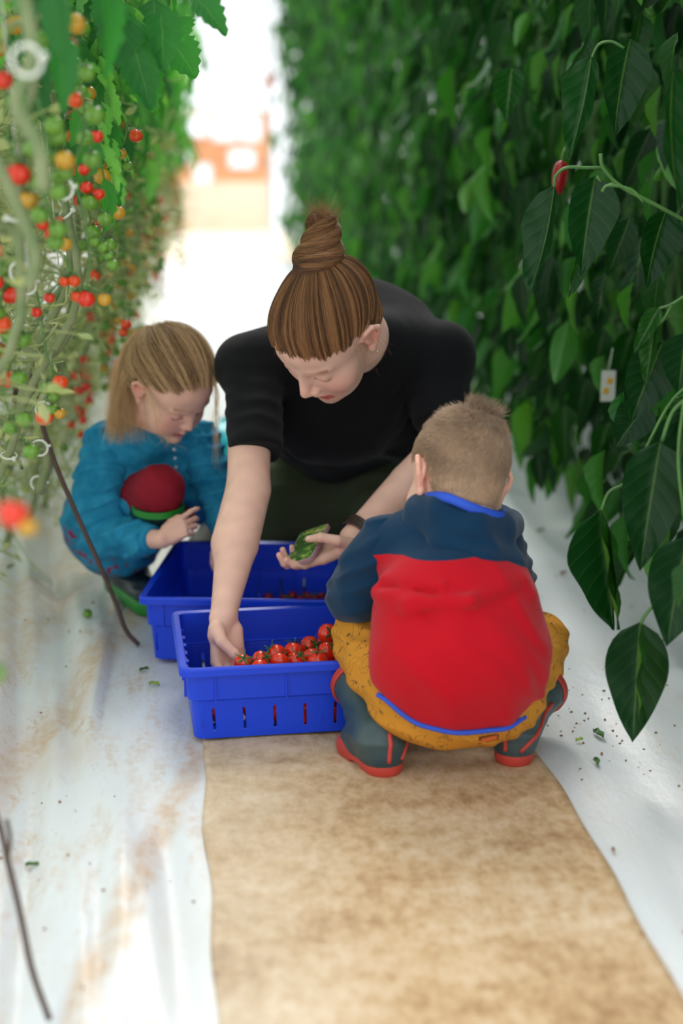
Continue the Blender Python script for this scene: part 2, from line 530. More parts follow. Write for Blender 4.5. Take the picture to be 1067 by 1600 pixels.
def build_mat():
    n = 120; ys = np.linspace(.45, 3.32, n); V = []; F = []
    xs = np.linspace(0, 1, 46)
    for y in ys:
        xl = -.024 + .006 * math.sin(y * 5) + .004 * math.sin(y * 17 + 1) + (y - 1.5) * -.012
        xr = .556 - .02 * (y - 2) + .0045 * math.sin(y * 6 + 2) + .002 * math.sin(y * 21)
        for t in xs:
            x = xl + (xr - xl) * t
            V.append((x, y, .002 + .0015 * math.sin(x * 23 + y * 5) * math.sin(y * 11)))
    m = len(xs)
    for i in range(n - 1):
        for j in range(m - 1):
            a = i * m + j; F.append((a, a + 1, a + m + 1, a + m))
    mt = bpy.data.materials.new('jute_mat'); mt.use_nodes = True
    N = mt.node_tree.nodes; L = mt.node_tree.links; b = N['Principled BSDF']
    b.inputs['Roughness'].default_value = .9; b.inputs['Specular IOR Level'].default_value = .15
    tc = N.new('ShaderNodeTexCoord')
    def nz(s, d, sc=(1, 1, 1)):
        mp = N.new('ShaderNodeMapping'); mp.inputs['Scale'].default_value = sc; L.new(tc.outputs['Object'], mp.inputs[0])
        k = N.new('ShaderNodeTexNoise'); k.inputs['Scale'].default_value = s; k.inputs['Detail'].default_value = d
        k.inputs['Roughness'].default_value = .7; L.new(mp.outputs[0], k.inputs['Vector']); return k.outputs['Fac']
    r = N.new('ShaderNodeValToRGB'); e = r.color_ramp.elements
    e[0].position = .34; e[0].color = (*srgb(148, 108, 72), 1); e[1].position = .66; e[1].color = (*srgb(224, 202, 174), 1)
    q = e.new(.5); q.color = (*srgb(198, 166, 128), 1)
    mxn = N.new('ShaderNodeMath'); mxn.operation = 'MULTIPLY_ADD'; mxn.inputs[1].default_value = .45
    L.new(nz(45, 6, (1, .6, 1)), mxn.inputs[0])
    h = N.new('ShaderNodeMath'); h.operation = 'MULTIPLY'; h.inputs[1].default_value = .58; L.new(nz(5, 6, (.7, 1, 1)), h.inputs[0])
    L.new(h.outputs[0], mxn.inputs[2]); L.new(mxn.outputs[0], r.inputs[0])
    # pale dusty band along the left side of the mat
    sep = N.new('ShaderNodeSeparateXYZ'); L.new(tc.outputs['Object'], sep.inputs[0])
    mr = N.new('ShaderNodeMapRange'); mr.inputs['From Min'].default_value = .22; mr.inputs['From Max'].default_value = 0.02; mr.inputs['To Max'].default_value = .5
    L.new(sep.outputs['X'], mr.inputs['Value'])
    mm = N.new('ShaderNodeMath'); mm.operation = 'MULTIPLY'; L.new(mr.outputs[0], mm.inputs[0]); L.new(nz(6, 3), mm.inputs[1])
    mx = N.new('ShaderNodeMix'); mx.data_type = 'RGBA'; mx.inputs['B'].default_value = (*srgb(222, 214, 200), 1)
    L.new(mm.outputs[0], mx.inputs['Factor']); L.new(r.outputs[0], mx.inputs['A']); L.new(mx.outputs['Result'], b.inputs['Base Color'])
    bp = N.new('ShaderNodeBump'); bp.inputs['Strength'].default_value = .5; bp.inputs['Distance'].default_value = .003
    L.new(nz(160, 4), bp.inputs['Height']); L.new(bp.outputs[0], b.inputs['Normal'])
    o = link('floor_mat', mesh_np('floor_mat', V, F), None, mt)
    s = o.modifiers.new('s', 'SOLIDIFY'); s.thickness = .004; s.offset = -1
    tagx(o, 'long tan fibre mat lying on the white film in the middle of the aisle', 'mat')


def build_far():
    wood = mat('far_wood', srgb(228, 160, 112), .7, noise=.25, nscale=3)
    whitep = mat('white_paint', (.85, .87, .88), .4)
    sand = mat('pale_sunlit_boards', srgb(250, 226, 200), .8, noise=.1, nscale=1.5)
    mb = MB(); mb.box((-.2, 21.5, .004), (4.4, 9.5, .012)); o = mb.build('floor_boards', sand, None, smooth=False)
    tagx(o, kind='structure')
    # timber wall with white window openings at the end of the aisle
    W = MB()
    x0, x1, zt = -2.6, 1.02, 2.06
    wins = [(-.53, 1.62, .44, .36), (-.01, 1.55, .40, .43), (.44, 1.55, .38, .43), (-.82, 1.18, .46, .34), (.27, 1.09, .44, .30), (-.36, .84, .30, .30), (-1.5, 1.55, .6, .4), (-1.6, 1.0, .5, .35)]
    # planks between the openings: a grid of cells leaves the openings free
    gx = sorted(set([x0, x1] + [w_[0] for w_ in wins] + [w_[0] + w_[2] for w_ in wins]))
    gz = sorted(set([0, zt] + [w_[1] for w_ in wins] + [w_[1] + w_[3] for w_ in wins]))
    for i in range(len(gx) - 1):
        for j in range(len(gz) - 1):
            cx, cz = (gx[i] + gx[i + 1]) / 2, (gz[j] + gz[j + 1]) / 2
            if any(w_[0] < cx < w_[0] + w_[2] and w_[1] < cz < w_[1] + w_[3] for w_ in wins): continue
            W.box((cx, 26, cz), (gx[i + 1] - gx[i], .08, gz[j + 1] - gz[j]), m=1 if cz < .84 else 0)  # lower planks get a paler colour, bright light painted into the timber
    o = W.build('wall_back', [wood, sand], None, smooth=False); tagx(o, kind='structure')
    for k, w_ in enumerate(wins):
        f = MB(); t = .03
        cx, cz = w_[0] + w_[2] / 2, w_[1] + w_[3] / 2
        f.box((cx, 25.97, w_[1]), (w_[2], .1, t)); f.box((cx, 25.97, w_[1] + w_[3]), (w_[2], .1, t))
        f.box((w_[0], 25.97, cz), (t, .1, w_[3])); f.box((w_[0] + w_[2], 25.97, cz), (t, .1, w_[3]))
        o = f.build('window_%d' % (k + 1), whitep, None, smooth=False); tagx(o, kind='structure')
    # greenhouse frame
    steel = mat('galvanised_steel', (.62, .66, .68), .35, metal=.6)
    k = 1
    for Y in (10.5, 19, 27.5):
        for s_ in (-1, 1):
            f = MB(); f.box((s_ * 4.4 + .2, Y, 2.0), (.08, .08, 4.0)); o = f.build('trim_%d' % k, steel, None, smooth=False); tagx(o, kind='structure'); k += 1
        f = MB(); f.box((.2, Y, 3.98), (8.9, .06, .1)); f.box((.2, Y, 4.5), (5, .05, .06))
        for i in range(9):
            x = -4 + i; f.tube([(x, Y, 4), (x + .5, Y, 4.5)], .015, 5); f.tube([(x + .5, Y, 4.5), (x + 1, Y, 4)], .015, 5)
        o = f.build('trim_%d' % k, steel, None, smooth=False); tagx(o, kind='structure'); k += 1
    f = MB(); f.box((.78, 20.5, 1.9), (.06, .06, 3.8)); o = f.build('trim_%d' % k, steel, None, smooth=False); tagx(o, kind='structure')
    t = empty('pendant_lamp', (.72, 19, 2.0)); tagx(t, 'small lamp hanging on a thin wire at the far end of the aisle', 'lamp')
    c = MB(); c.tube([(.72, 19, 3.95), (.72, 19, 2.2)], .008, 6); c.build('wire', steel, t)
    c = MB(); c.lathe([(0, .16), (.03, .16), (.05, .1), (.09, .02), (.085, 0), (0, .02)], 14, (.72, 19, 2.08)); c.build('lamp_shade', mat('copper_shade', srgb(190, 110, 70), .4), t)


build_floor(); build_mat(); build_far()

# ------------------------------------------------------------------ people: shared parts
_F = V3(math.sin(YAW) * math.cos(PITCH), math.cos(YAW) * math.cos(PITCH), -math.sin(PITCH))
_R = V3(math.cos(YAW), -math.sin(YAW), 0)
_U = np.cross(_R, _F)


def at(x, y, Y):
    """a point of the place: seen at (x, y) in the 1067x1600 picture and standing Y metres down the aisle"""
    r = _R * (x - 533.5) / 2222.2 + _U * (800 - y) / 2222.2 + _F
    return V3(0, 0, 1.0) + r * (Y / r[1])


def at_z(x, y, z):
    r = _R * (x - 533.5) / 2222.2 + _U * (800 - y) / 2222.2 + _F
    return V3(0, 0, 1.0) + r * ((z - 1.0) / r[2])


def frame_yz(y, z):
    y = nrm(y); z = np.asarray(z, float); z = nrm(z - y * (z @ y)); x = np.cross(y, z)
    return np.stack([x, y, z], 1)


def seg_d(P, a, b):
    a, b = np.asarray(a, float), np.asarray(b, float); ab = b - a
    t = np.clip((P - a) @ ab / (ab @ ab), 0, 1)
    return np.linalg.norm(P - a - t[:, None] * ab, axis=1)


def add_head(s, R, c, u, child=False):
    """local axes: x = the person's right, y = forward, z = up; centimetres times u/0.01"""
    s.frame(R, c, u)
    if child:
        s.ell((0, -1.2, 4.2), (7.4, 9.0, 8.0), 1)
        s.ell((0, 3.4, -1.8), (6.1, 5.6, 7.4), 3)
        s.ell((0, 3.8, -6.0), (4.5, 4.4, 3.8), 2.5)
        s.ell((0, 3.6, 5.0), (6.4, 5.4, 5.6), 3)
        s.ell((0, 7.4, -8.8), (1.6, 1.5, 1.4), 2)
        for q in (-1, 1):
            s.ell((q * 3.9, 5.4, -3.6), (2.7, 2.7, 2.9), 2.5)
            s.ell((q * 3.1, 9.4, .9), (1.6, 1.5, 1.1), 1.2, '-')
            s.ell((q * 3.1, 7.3, .6), (1.55, 1.35, 1.35), .5)
            s.cone((q * 1.6, 8.5, 2.4), (q * 4.6, 7.6, 2.5), .55, .45, 1.2)
        s.cone((0, 8.3, 1.2), (0, 10.0, -2.2), .6, .85, 1.4)
        for q in (-1, 1): s.ell((q * .95, 9.3, -2.7), (.65, .7, .55), .6)
        s.cone((-1.5, 8.35, -5.3), (0, 9.1, -5.0), .35, .5, .6); s.cone((1.5, 8.35, -5.3), (0, 9.1, -5.0), .35, .5, .6)
        s.cone((-1.1, 8.4, -5.9), (1.1, 8.4, -5.9), .6, .6, .5)
        s.cone((-1.8, 9.0, -5.5), (1.8, 9.0, -5.5), .12, .12, .25, '-')
    else:
        s.ell((0, -1.2, 4.3), (7.3, 9.2, 7.9), 1)
        s.ell((0, 3.6, -2.4), (5.9, 5.9, 7.8), 3)
        s.ell((0, 4.4, -7.2), (4.5, 4.7, 3.9), 2.5)
        s.ell((0, 3.4, 5.0), (6.3, 5.4, 5.4), 3)
        s.ell((0, 7.6, -9.5), (1.6, 1.5, 1.4), 2)
        for q in (-1, 1):
            s.ell((q * 3.9, 5.8, -2.8), (2.3, 2.4, 2.5), 2.5)
            s.ell((q * 3.2, 9.9, 1.0), (1.8, 1.6, 1.2), 1.2, '-')
            s.ell((q * 3.1, 7.6, .8), (1.5, 1.4, 1.3), .5)
            s.cone((q * 1.3, 8.5, 2.8), (q * 4.6, 7.5, 3.0), .45, .35, 1.6)
            s.ell((q * 1.15, 9.9, -3.0), (.75, .8, .6), .6)
        s.cone((0, 8.7, 1.9), (0, 11.0, -2.3), .7, .85, 1.3)
        s.cone((-2.0, 8.6, -5.9), (0, 9.5, -5.5), .35, .55, .6); s.cone((2.0, 8.6, -5.9), (0, 9.5, -5.5), .35, .55, .6)
        s.cone((-1.4, 8.9, -6.7), (1.4, 8.9, -6.7), .65, .65, .5)
        s.cone((-2.3, 9.5, -6.15), (2.3, 9.5, -6.15), .12, .12, .25, '-')
    for q in (-1, 1):       # ears: rim, bowl, lobe
        e = .92 if child else 1.0
        X = 7.0 if child else 7.0
        a = [(X, .6, 1.6), (X + .9, -.2, 3.0), (X + 1.5, -1.6, 3.2), (X + 1.7, -2.6, 1.8), (X + 1.3, -2.4, 0), (X + .6, -1.3, -1.6), (X + .1, -.4, -2.8)]
        a = [(q * p[0], p[1] * e, p[2] * e) for p in a]
        s.chain(a, [.35, .42, .45, .45, .42, .42, .5], .35)
        s.ell((q * (X + .45), -1.0, .8), (.45, 1.5, 2.2), .5)
        s.ell((q * (X + .1), -.5, -2.4), (.5, .8, .9), .5)
        s.ell((q * (X + 1.35), -.9, .9), (.55, .9, 1.3), .4, '-')
    return s


def scalp(R, c, u, child, grow, nape=6.3):
    """the head without nose and ears, grown by a hair's thickness"""
    s = Sdf(); add_head(s, R, c, u, child); s.p = s.p[:4]; s.ell((0, -4.4, -1.2), (nape, 4.4, 4.4), 2)
    s.func(None, None, lambda P: np.full(len(P), -grow), 0, 'd'); return s


def skin_cols(V, base, heads=(), hands=()):
    c = np.tile(np.array(base, float), (len(V), 1))
    c *= (1 + .05 * snoise(V, 60, 3))[:, None]
    def mix(m, col):
        nonlocal c
        m = np.clip(m, 0, 1)[:, None]; c = c * (1 - m) + np.array(col) * m
    for R, o, u, child in heads:
        P = (V - o) @ R / u
        near = np.linalg.norm(P - V3(0, 3, 0), axis=1) < 14
        lipc = srgb(196, 92, 84); br = srgb(130, 88, 60) if not child else srgb(170, 128, 92)
        f = P[:, 1] > 5
        ck = np.exp(-(np.minimum(np.linalg.norm(P - V3(4.2, 7, -3), axis=1), np.linalg.norm(P - V3(-4.2, 7, -3), axis=1)) / 2.6) ** 2)
        mix(near * ck * .5, srgb(222, 125, 110))
        mix(near * np.exp(-(np.linalg.norm(P - V3(0, 11, -2.4), axis=1) / 1.3) ** 2) * .4, srgb(222, 125, 110))
        mz = -5.55 if child else -6.15; mw = 1.6 if child else 2.1; my = 8.7 if child else 9.1
        dl = np.minimum(seg_d(P, (-mw, my - .5, mz + .1), (mw, my - .5, mz + .1)), seg_d(P, (-mw * .6, my, mz - .3), (mw * .6, my, mz - .3)))
        mix(near * f * np.clip((1.05 - dl) / .25, 0, 1) * (P[:, 1] > my - 1.3) * .9, lipc)
        mix(near * f * np.clip((.22 - np.abs(P[:, 2] - mz) ) / .12, 0, 1) * (np.abs(P[:, 0]) < mw) * (P[:, 1] > my - 1) * .7, srgb(110, 45, 42))
        ez = .6 if child else .8
        for q in (-1, 1):
            eb = seg_d(P, (q * 1.4, 9.0, 3.1), (q * 4.9, 7.9, 3.3))
            mix(near * f * np.clip((.62 - eb) / .3, 0, 1) * .65, br)
            # lash line along the lowered lid
            X = np.abs(P[:, 0] * q - 3.1); zl = ez - .75 + .18 * X ** 2 * .6
            l = np.clip((.2 - np.abs(P[:, 2] - zl)) / .12, 0, 1) * (X < 1.45) * (P[:, 0] * q > 0)
            mix(near * f * l * (P[:, 1] < 9.6) * .9, srgb(52, 34, 28))
            mix(near * f * np.exp(-((X / 1.6) ** 2 + ((P[:, 2] - ez - .5) / .7) ** 2)) * .35 * (P[:, 0] * q > 0), srgb(190, 120, 100))
            ns = np.linalg.norm((P - V3(q * .62, 9.9 if child else 10.4, -3.1 if child else -3.35)) * V3(1, .7, 1.4), axis=1)
            mix(near * np.clip((.55 - ns) / .3, 0, 1) * .8, srgb(110, 45, 38))
            ed = np.linalg.norm((P - V3(q * 8, -1, .5)) * V3(.6, .8, .5), axis=1)
            mix(near * np.clip((2.2 - ed) / 1.6, 0, 1) * .38, srgb(226, 110, 92))
    for R, o, u, tips in hands:
        for t, nd in tips:
            d = np.linalg.norm(V - t, axis=1)
            mix(np.clip((.011 * u / .01 - d) / (.006 * u / .01), 0, 1) * .35, srgb(222, 120, 105))
            dn = np.linalg.norm(V - (t + nd), axis=1)
            mix(np.clip((.0068 * u / .01 - dn) / (.0015 * u / .01), 0, 1) * .7, srgb(240, 205, 195))
    return c


def add_hand(s, R, o, u, side=1, curls=((25, 40, 25),) * 4, spread=(6, 1, -4, -9), thumb=None, wr=2.6, splay=0):
    """R columns: across the palm, along the fingers, out of the palm; side=+1 right hand, -1 left hand.
    Palm, five fingers and a thumb rooted at the side of the palm; returns the fingertips with their nails"""
    s.frame(R, o, u); X = lambda p: (p[0] * side, p[1], p[2])
    mcp = [(2.7, 8.6, 0), (.85, 9.0, .05), (-.95, 8.6, 0), (-2.6, 7.8, -.1)]
    ln = [(4.2, 2.5, 2.0), (4.7, 2.9, 2.1), (4.3, 2.7, 2.1), (3.3, 2.0, 1.8)]
    rd = [(.98, .86, .78, .64), (1.0, .9, .8, .66), (.95, .84, .75, .62), (.85, .74, .66, .55)]
    bs = [(1.5, .6, 0), (.5, .5, 0), (-.5, .5, 0), (-1.4, .6, 0)]
    for b, m, r in zip(bs, mcp, rd):
        s.cone(X(b), X(m), 1.35, r[0] + .22, 1.0)
    s.cone(X((2.6, 3.4, .7)), X((.4, 1.2, .5)), 1.5, 1.3, 1.2)     # ball of the thumb
    s.cone(X((-2.3, 3.0, .5)), X((-2.0, 6, .3)), 1.1, 1.0, 1.2)
    tips = []
    for i in range(4):
        a = 0; p = np.array(mcp[i], float); sp = math.radians(spread[i])
        pts = [p.copy()]
        for j in range(3):
            a += math.radians(curls[i][j])
            d = V3(math.sin(sp) * math.cos(a), math.cos(sp) * math.cos(a), math.sin(a))
            p = p + d * ln[i][j]; pts.append(p.copy())
        nd = V3(-math.sin(sp) * math.sin(a) * -1, -math.sin(a), math.cos(a)) * -1
        for j in range(3): s.cone(X(pts[j]), X(pts[j + 1]), rd[i][j], rd[i][j + 1], .18)
        for j in (1, 2): s.ell(X(pts[j]), (rd[i][j] * 1.04,) * 3, .3)
        tp = s.w(X(pts[3])); n_ = V3(side * 0, -math.sin(a), math.cos(a)) * -1
        tips.append((tp, R @ (n_ * V3(side, 1, 1)) * u * .55))
    T = thumb or ((3.0, 2.6, .9), (4.6, 5.2, 1.6), (5.2, 8.2, 2.0), (5.0, 10.6, 2.2))
    rt = [1.5, 1.15, .98, .72]
    for j in range(3): s.cone(X(T[j]), X(T[j + 1]), rt[j], rt[j + 1], .5 if j == 0 else .2)
    s.ell(X(T[2]), (1.03,) * 3, .3)
    d = nrm(np.array(T[3]) - np.array(T[2])); out = nrm(np.array((.5, 0, .9)) - d * (d @ np.array((.5, 0, .9))))
    tips.append((s.w(X(T[3])), R @ (out * V3(side, 1, 1)) * u * .6))
    return tips


def cloth_bump(sc, seed):
    return lambda P: .0016 * snoise(P, sc, seed)


def sdf_obj(name, s, h, m, parent, col=None, attrs=None, rel=1):
    V, F = s.mesh(h)
    if rel: V = relax(V, F, rel)
    me = mesh_np(name, V, F, cols=None if col is None else col(V), attrs=None if attrs is None else attrs(V))
    return link(name, me, parent, m)


def surf_along(s, o, D, R=.16, it=14):
    """distance from o (inside) to the surface along each direction (vectorised bisection)"""
    a = np.full(len(D), .01); b = np.full(len(D), R)
    for _ in range(it):
        m = (a + b) / 2; v = s.eval(o + D * m[:, None]); a = np.where(v < 0, m, a); b = np.where(v < 0, b, m)
    return a


def root_dirs(r, n, region, edge=.5, band=.07):
    """directions (local) of hair roots: uniform over the hairy region, and an extra share along its edge"""
    D = r.normal(size=(n * 40, 3)); D /= np.linalg.norm(D, axis=1)[:, None]; v = region(D); D, v = D[v < 0], v[v < 0]
    v = v + np.abs(r.normal(size=len(v))) * .045
    D, v = D[v < 0], v[v < 0]; e = D[v > -band]; k = min(int(n * edge), len(e)); return np.concatenate([D[:n - k], e[:k]])


def comb(s, R, HC, HU, cc, D0, tgt, r, pts=11, off=(.05, .3), lift=.3, lane=.25, t0=.0):
    """strands combed over the surface of s (world) from directions D0 towards the direction tgt; returns (n,pts,3) world"""
    n = len(D0); ts = np.linspace(0, 1, pts)[None, :, None]
    om = np.arccos(np.clip(D0 @ tgt, -1, 1))[:, None, None] + 1e-6
    dd = (np.sin((1 - ts) * om) * D0[:, None] + np.sin(ts * om) * tgt) / np.sin(om)
    sw = np.cross(dd, tgt); sh = (snoise(D0, 2.6, 5) * lane + r.normal(size=n) * lane * .25)[:, None, None] * np.sin(ts * math.pi) * .12
    dd = dd + sw * sh; dd /= np.linalg.norm(dd, axis=2, keepdims=True)
    O = HC + (cc * HU) @ R.T; W = dd.reshape(-1, 3) @ R.T
    t = surf_along(s, O, W)
    o = (off[0] + (off[1] - off[0]) * r.random(n))[:, None] + (lift * r.random(n) ** 3)[:, None] * np.sin(np.linspace(0, 1, pts) * math.pi)[None]
    return (O + W * (t + o.ravel() * HU)[:, None]).reshape(n, pts, 3)


def strands(name, paths, radius, m, parent, cols=None, rs=None):
    """hair as real curves; paths is a list of (k,3) arrays"""
    hc = bpy.data.hair_curves.new(name)
    hc.add_curves([len(p) for p in paths])
    P = np.concatenate(paths).astype(np.float32)
    hc.position_data.foreach_set('vector', P.ravel())
    rs = np.ones(len(paths)) if rs is None else rs
    rr = np.concatenate([np.linspace(1, .35, len(p)) * k for p, k in zip(paths, rs)]).astype(np.float32) * radius
    a = hc.attributes.get('radius') or hc.attributes.new('radius', 'FLOAT', 'POINT')
    a.data.foreach_set('value', rr)
    if cols is not None:
        c = np.ones((len(paths), 4), np.float32); c[:, :3] = cols
        a = hc.attributes.new('Col', 'FLOAT_COLOR', 'CURVE'); a.data.foreach_set('color', c.ravel())
    return link(name, hc, parent, m)


def hair_mat(name, rough=.5):
    m = mat(name, rough=rough, spec=.25, attr=True)
    return m


SKIN = mat('skin', attr=True, rough=.48, spec=.4, sss=.25, bump=.12, bscale=500)
HAIR = hair_mat('hair')


def hair_cols(n, lo, hi, seed, power=1.3, clump=None):
    r = np.random.default_rng(seed); t = r.random(n) ** power
    if clump is not None: t = np.clip(.45 * t + .55 * clump, 0, 1)
    return np.array(lo)[None] * (1 - t[:, None]) + np.array(hi)[None] * t[:, None]

# ------------------------------------------------------------------ the woman
def build_woman():
    root = empty('person', (.30, 3.45, 0))
    tagx(root, 'woman in a black t-shirt and hair bun, kneeling and bending over the blue crates', 'person')
    HR = np.array([[-.773, -.485, -.409], [.592, -.32, -.74], [.227, -.814, .534]]); HC = V3(.214, 2.702, .709); HU = .0115
    q_, _r = np.linalg.qr(HR); HR = q_ * np.sign(np.diag(_r))
    sR, eR, wR = at(392, 575, 2.99), at(388, 765, 2.80), at(349, 962, 2.60)
    sL, eL, wL = V3(.475, 3.04, .61), V3(.475, 2.93, .435), at(550, 841, 2.765)
    nb = V3(.285, 2.99, .645)
    s = Sdf()
    add_head(s, HR, HC, HU)
    s.cone((0, -2.5, -3), (0, -3.5, -9), 5.2, 5.0, 3)
    s.frame(np.eye(3), (0, 0, 0), 1)
    hb = HC + HR @ V3(0, -3.5, -8) * HU
    s.cone(hb, nb, .050, .058, .03)
    s.chain([nb, (.31, 3.2, .62), (.33, 3.42, .48), (.31, 3.6, .33)], [.07, .10, .09, .11], .04, sq=((1, 0, 0), 1.4))
    s.cone(nb, sR, .05, .045, .03); s.cone(nb, sL, .05, .045, .03)
    m1 = eR * .55 + wR * .45 + V3(-.002, 0, 0)
    s.chain([sR, sR * .5 + eR * .5, eR, m1, wR * .8 + m1 * .2, wR], [.048, .044, .0430, .0415, .0275, .0255], .03)
    s.cone(m1 + V3(-.008, .008, 0), eR, .036, .03, .03)
    m2 = eL * .6 + wL * .4
    s.chain([sL, eL, m2, wL], [.048, .044, .041, .0265], .03)
    # right hand reaches down between the tomatoes, palm to the front, thumb crossing it
    Rr = frame_yz((.10, -.30, -.95), (.50, -.80, .3))
    t1 = add_hand(s, Rr, wR, .0100, 1, curls=((32, 38, 25), (36, 44, 25), (30, 40, 25), (28, 36, 25)), spread=(2, 0, -2, -5),
                  thumb=((2.6, 2.2, 1.2), (2.7, 4.8, 2.8), (1.0, 7.3, 3.9), (-.6, 9.3, 4.3)))
    # left hand under the phone
    a = V3(.062, -.03, .028); b = V3(.052, .122, .04); n = nrm(np.cross(a, b))
    Rl = frame_yz(V3(-.93, -.34, -.26), n)
    t2 = add_hand(s, Rl, wL - n * .010, .0098, -1, curls=((6, 18, 26), (4, 26, 44), (4, 32, 54), (4, 36, 58)), spread=(6, 4, 2, -2),
                  thumb=((2.8, 2.4, 1.0), (4.1, 5.0, 3.0), (3.1, 7.8, 4.6), (1.4, 9.9, 4.7)))
    body = sdf_obj('body', s, .0024, SKIN, root,
                   col=lambda V: skin_cols(V, srgb(232, 187, 168), [(HR, HC, HU, False)], [(Rr, wR, .01, t1), (Rl, wL, .01, t2)]))
    # t-shirt
    black = mat('black_jersey', srgb(14, 14, 17), .9, spec=.2, bump=.25, bscale=900, sheen=.05)
    s = Sdf()
    spine = [V3(.285, 3.01, .635), V3(.315, 3.17, .655), V3(.345, 3.34, .59), V3(.335, 3.48, .475), V3(.31, 3.60, .36)]
    s.chain(spine, [.085, .118, .118, .112, .130], .05, sq=((1, 0, 0), 1.38))
    s.cone(nb + V3(-.02, .01, 0), sR + V3(0, .01, 0), .066, .064, .05); s.cone(nb, sL + V3(.0, .01, .0), .066, .064, .05)
    s.cone(spine[1], sL, .08, .066, .06); s.cone(spine[1] + V3(-.02, 0, -.02), sR + V3(0, .03, 0), .085, .060, .06)
    s.ell((.25, 3.04, .50), (.15, .10, .12), .06)           # chest hanging forward
    s.ell((.28, 3.22, .46), (.16, .16, .11), .08)
    s.ell((.28, 3.36, .40), (.165, .13, .10), .06)
    s.ell(at(655, 668, 3.10), (.075, .08, .09), .05)
    hem = at(401, 706, 2.845)
    ad = nrm(eR - sR)
    s.chain([sR, sR * .45 + hem * .55, hem], [.056, .056, .0555], .03)
    hl = sL * .25 + eL * .75
    s.chain([sL, hl], [.064, .062], .03)
    s.chain([spine[3] + V3(0, -.05, -.14), spine[4] + V3(0, -.09, -.06)], [.09, .1], .06, sq=((1, 0, 0), 1.6))
    # open sleeve ends
    s.frame(np.eye(3), (0, 0, 0), 1)
    def cut(p, n, r):
        p = np.asarray(p); n = nrm(n)
        def fn(P):
            d = P - p; ax = d @ n; ra = np.linalg.norm(d - ax[:, None] * n, axis=1)
            return np.maximum(np.maximum(-ax, ra - r), ax - .14)
        s.func(p - r - .14, p + r + .14, fn, .004, '-')
    cut(hem + ad * -.002, ad + V3(0, 0, -.15), .10)
    cut(hl, nrm(eL - sL), .085)
    def neck(P):
        q = hb * .35 + nb * .65
        return seg_d(P, hb, nb + V3(0, 0, .005)) - .066
    s.func(hb - .09, nb + .09, neck, .006, '-')
    def wr(P):
        f1 = folds(P, V3(.2, .3, 1), 55, 1) * np.exp(-(np.linalg.norm((P - (sR * .4 + hem * .6)), axis=1) / .10) ** 2)
        f2 = folds(P, V3(.6, .5, -.5), 60, 5) * np.exp(-(np.linalg.norm(P - V3(.40, 3.05, .55), axis=1) / .1) ** 2)
        f3 = folds(P, V3(0, .4, 1), 48, 8) * np.exp(-((P[:, 2] - .38) / .06) ** 2)
        return -.0045 * f1 - .005 * f2 - .006 * f3 - .0025 * snoise(P, 16, 4)
    s.func(None, None, wr, 0, 'd')
    sdf_obj('t_shirt', s, .0042, black, root, rel=2)
    # trousers
    olive = mat('olive_trousers', srgb(72, 80, 58), .85, spec=.2, bump=.2, bscale=700)
    s = Sdf()
    s.ell((.31, 3.66, .28), (.185, .15, .13), .05)
    kR, kL = V3(.115, 3.42, .10), V3(.388, 3.20, .115)
    s.ell((.27, 3.52, .17), (.19, .15, .14), .06)
    s.chain([(.22, 3.66, .28), (.15, 3.50, .20), kR], [.115, .098, .080], .05)
    s.chain([(.40, 3.62, .29), (.40, 3.40, .24), kL], [.115, .102, .078], .05)
    s.chain([kR + V3(0, .03, -.02), (.12, 3.62, .055), (.14, 3.80, .05)], [.066, .055, .042], .04)
    s.chain([kL + V3(0, .03, -.03), (.42, 3.45, .06), (.42, 3.70, .055)], [.066, .055, .042], .04)
    s.func(None, None, lambda P: -.005 * folds(P, V3(.3, .9, .2), 42, 3) * np.exp(-((P[:, 2] - .25) / .09) ** 2) - .002 * snoise(P, 20, 1), 0, 'd')
    s.plane((0, 0, .006), (0, 0, -1))
    sdf_obj('trousers', s, .0048, olive, root, rel=2)
    boot = mat('dark_rubber', srgb(35, 38, 36), .5)
    for x, y in ((.145, 3.83), (.42, 3.75)):
        s = Sdf(); s.chain([(x, y - .06, .055), (x, y + .04, .05), (x, y + .1, .075)], [.042, .045, .035], .03); s.plane((0, 0, .005), (0, 0, -1))
        sdf_obj('shoe', s, .005, boot, root)
    # bracelet and earrings
    leather = mat('brown_leather', srgb(58, 34, 28), .35, spec=.6)
    ax = nrm(wL - eL); cw = wL - ax * .022
    u1 = nrm(np.cross(ax, V3(0, 0, 1))); u2 = np.cross(ax, u1)
    mb = MB()
    for k in range(5):
        c0 = cw + ax * (.0055 * k - .011); th = np.linspace(0, 2 * math.pi, 30); rr = .0315 + .0012 * math.sin(k * 2)
        mb.tube([c0 + rr * (u1 * math.cos(t) + u2 * math.sin(t)) + ax * .002 * math.sin(t * 2 + k) for t in th], .0026, 6, caps=False)
    o = mb.build('bracelet', leather, root)
    gold = mat('pale_gold', srgb(235, 215, 170), .25, metal=.9)
    for q in (-1, 1):
        mb = MB(); p = HC + HR @ V3(q * 7.9, -.3, -3.2) * HU
        V = np.array([(math.sin(a) * math.cos(b) * .0028, math.sin(a) * math.sin(b) * .0028, math.cos(a) * .0028) for a in np.linspace(0.01, math.pi - .01, 7) for b in np.linspace(0, 2 * math.pi, 9)[:-1]])
        F = [(i * 8 + j, i * 8 + (j + 1) % 8, (i + 1) * 8 + (j + 1) % 8, (i + 1) * 8 + j) for i in range(6) for j in range(8)]
        mb.add(V + p, F); mb.build('earring', gold, root)
    # ---- hair: a combed cap, a twisted bun, and strands over both
    r = np.random.default_rng(5)
    dark, lite = srgb(58, 36, 24), srgb(178, 128, 84)
    s = scalp(HR, HC, HU, False, .0024)
    capS = Sdf(); capS.p = list(s.p)
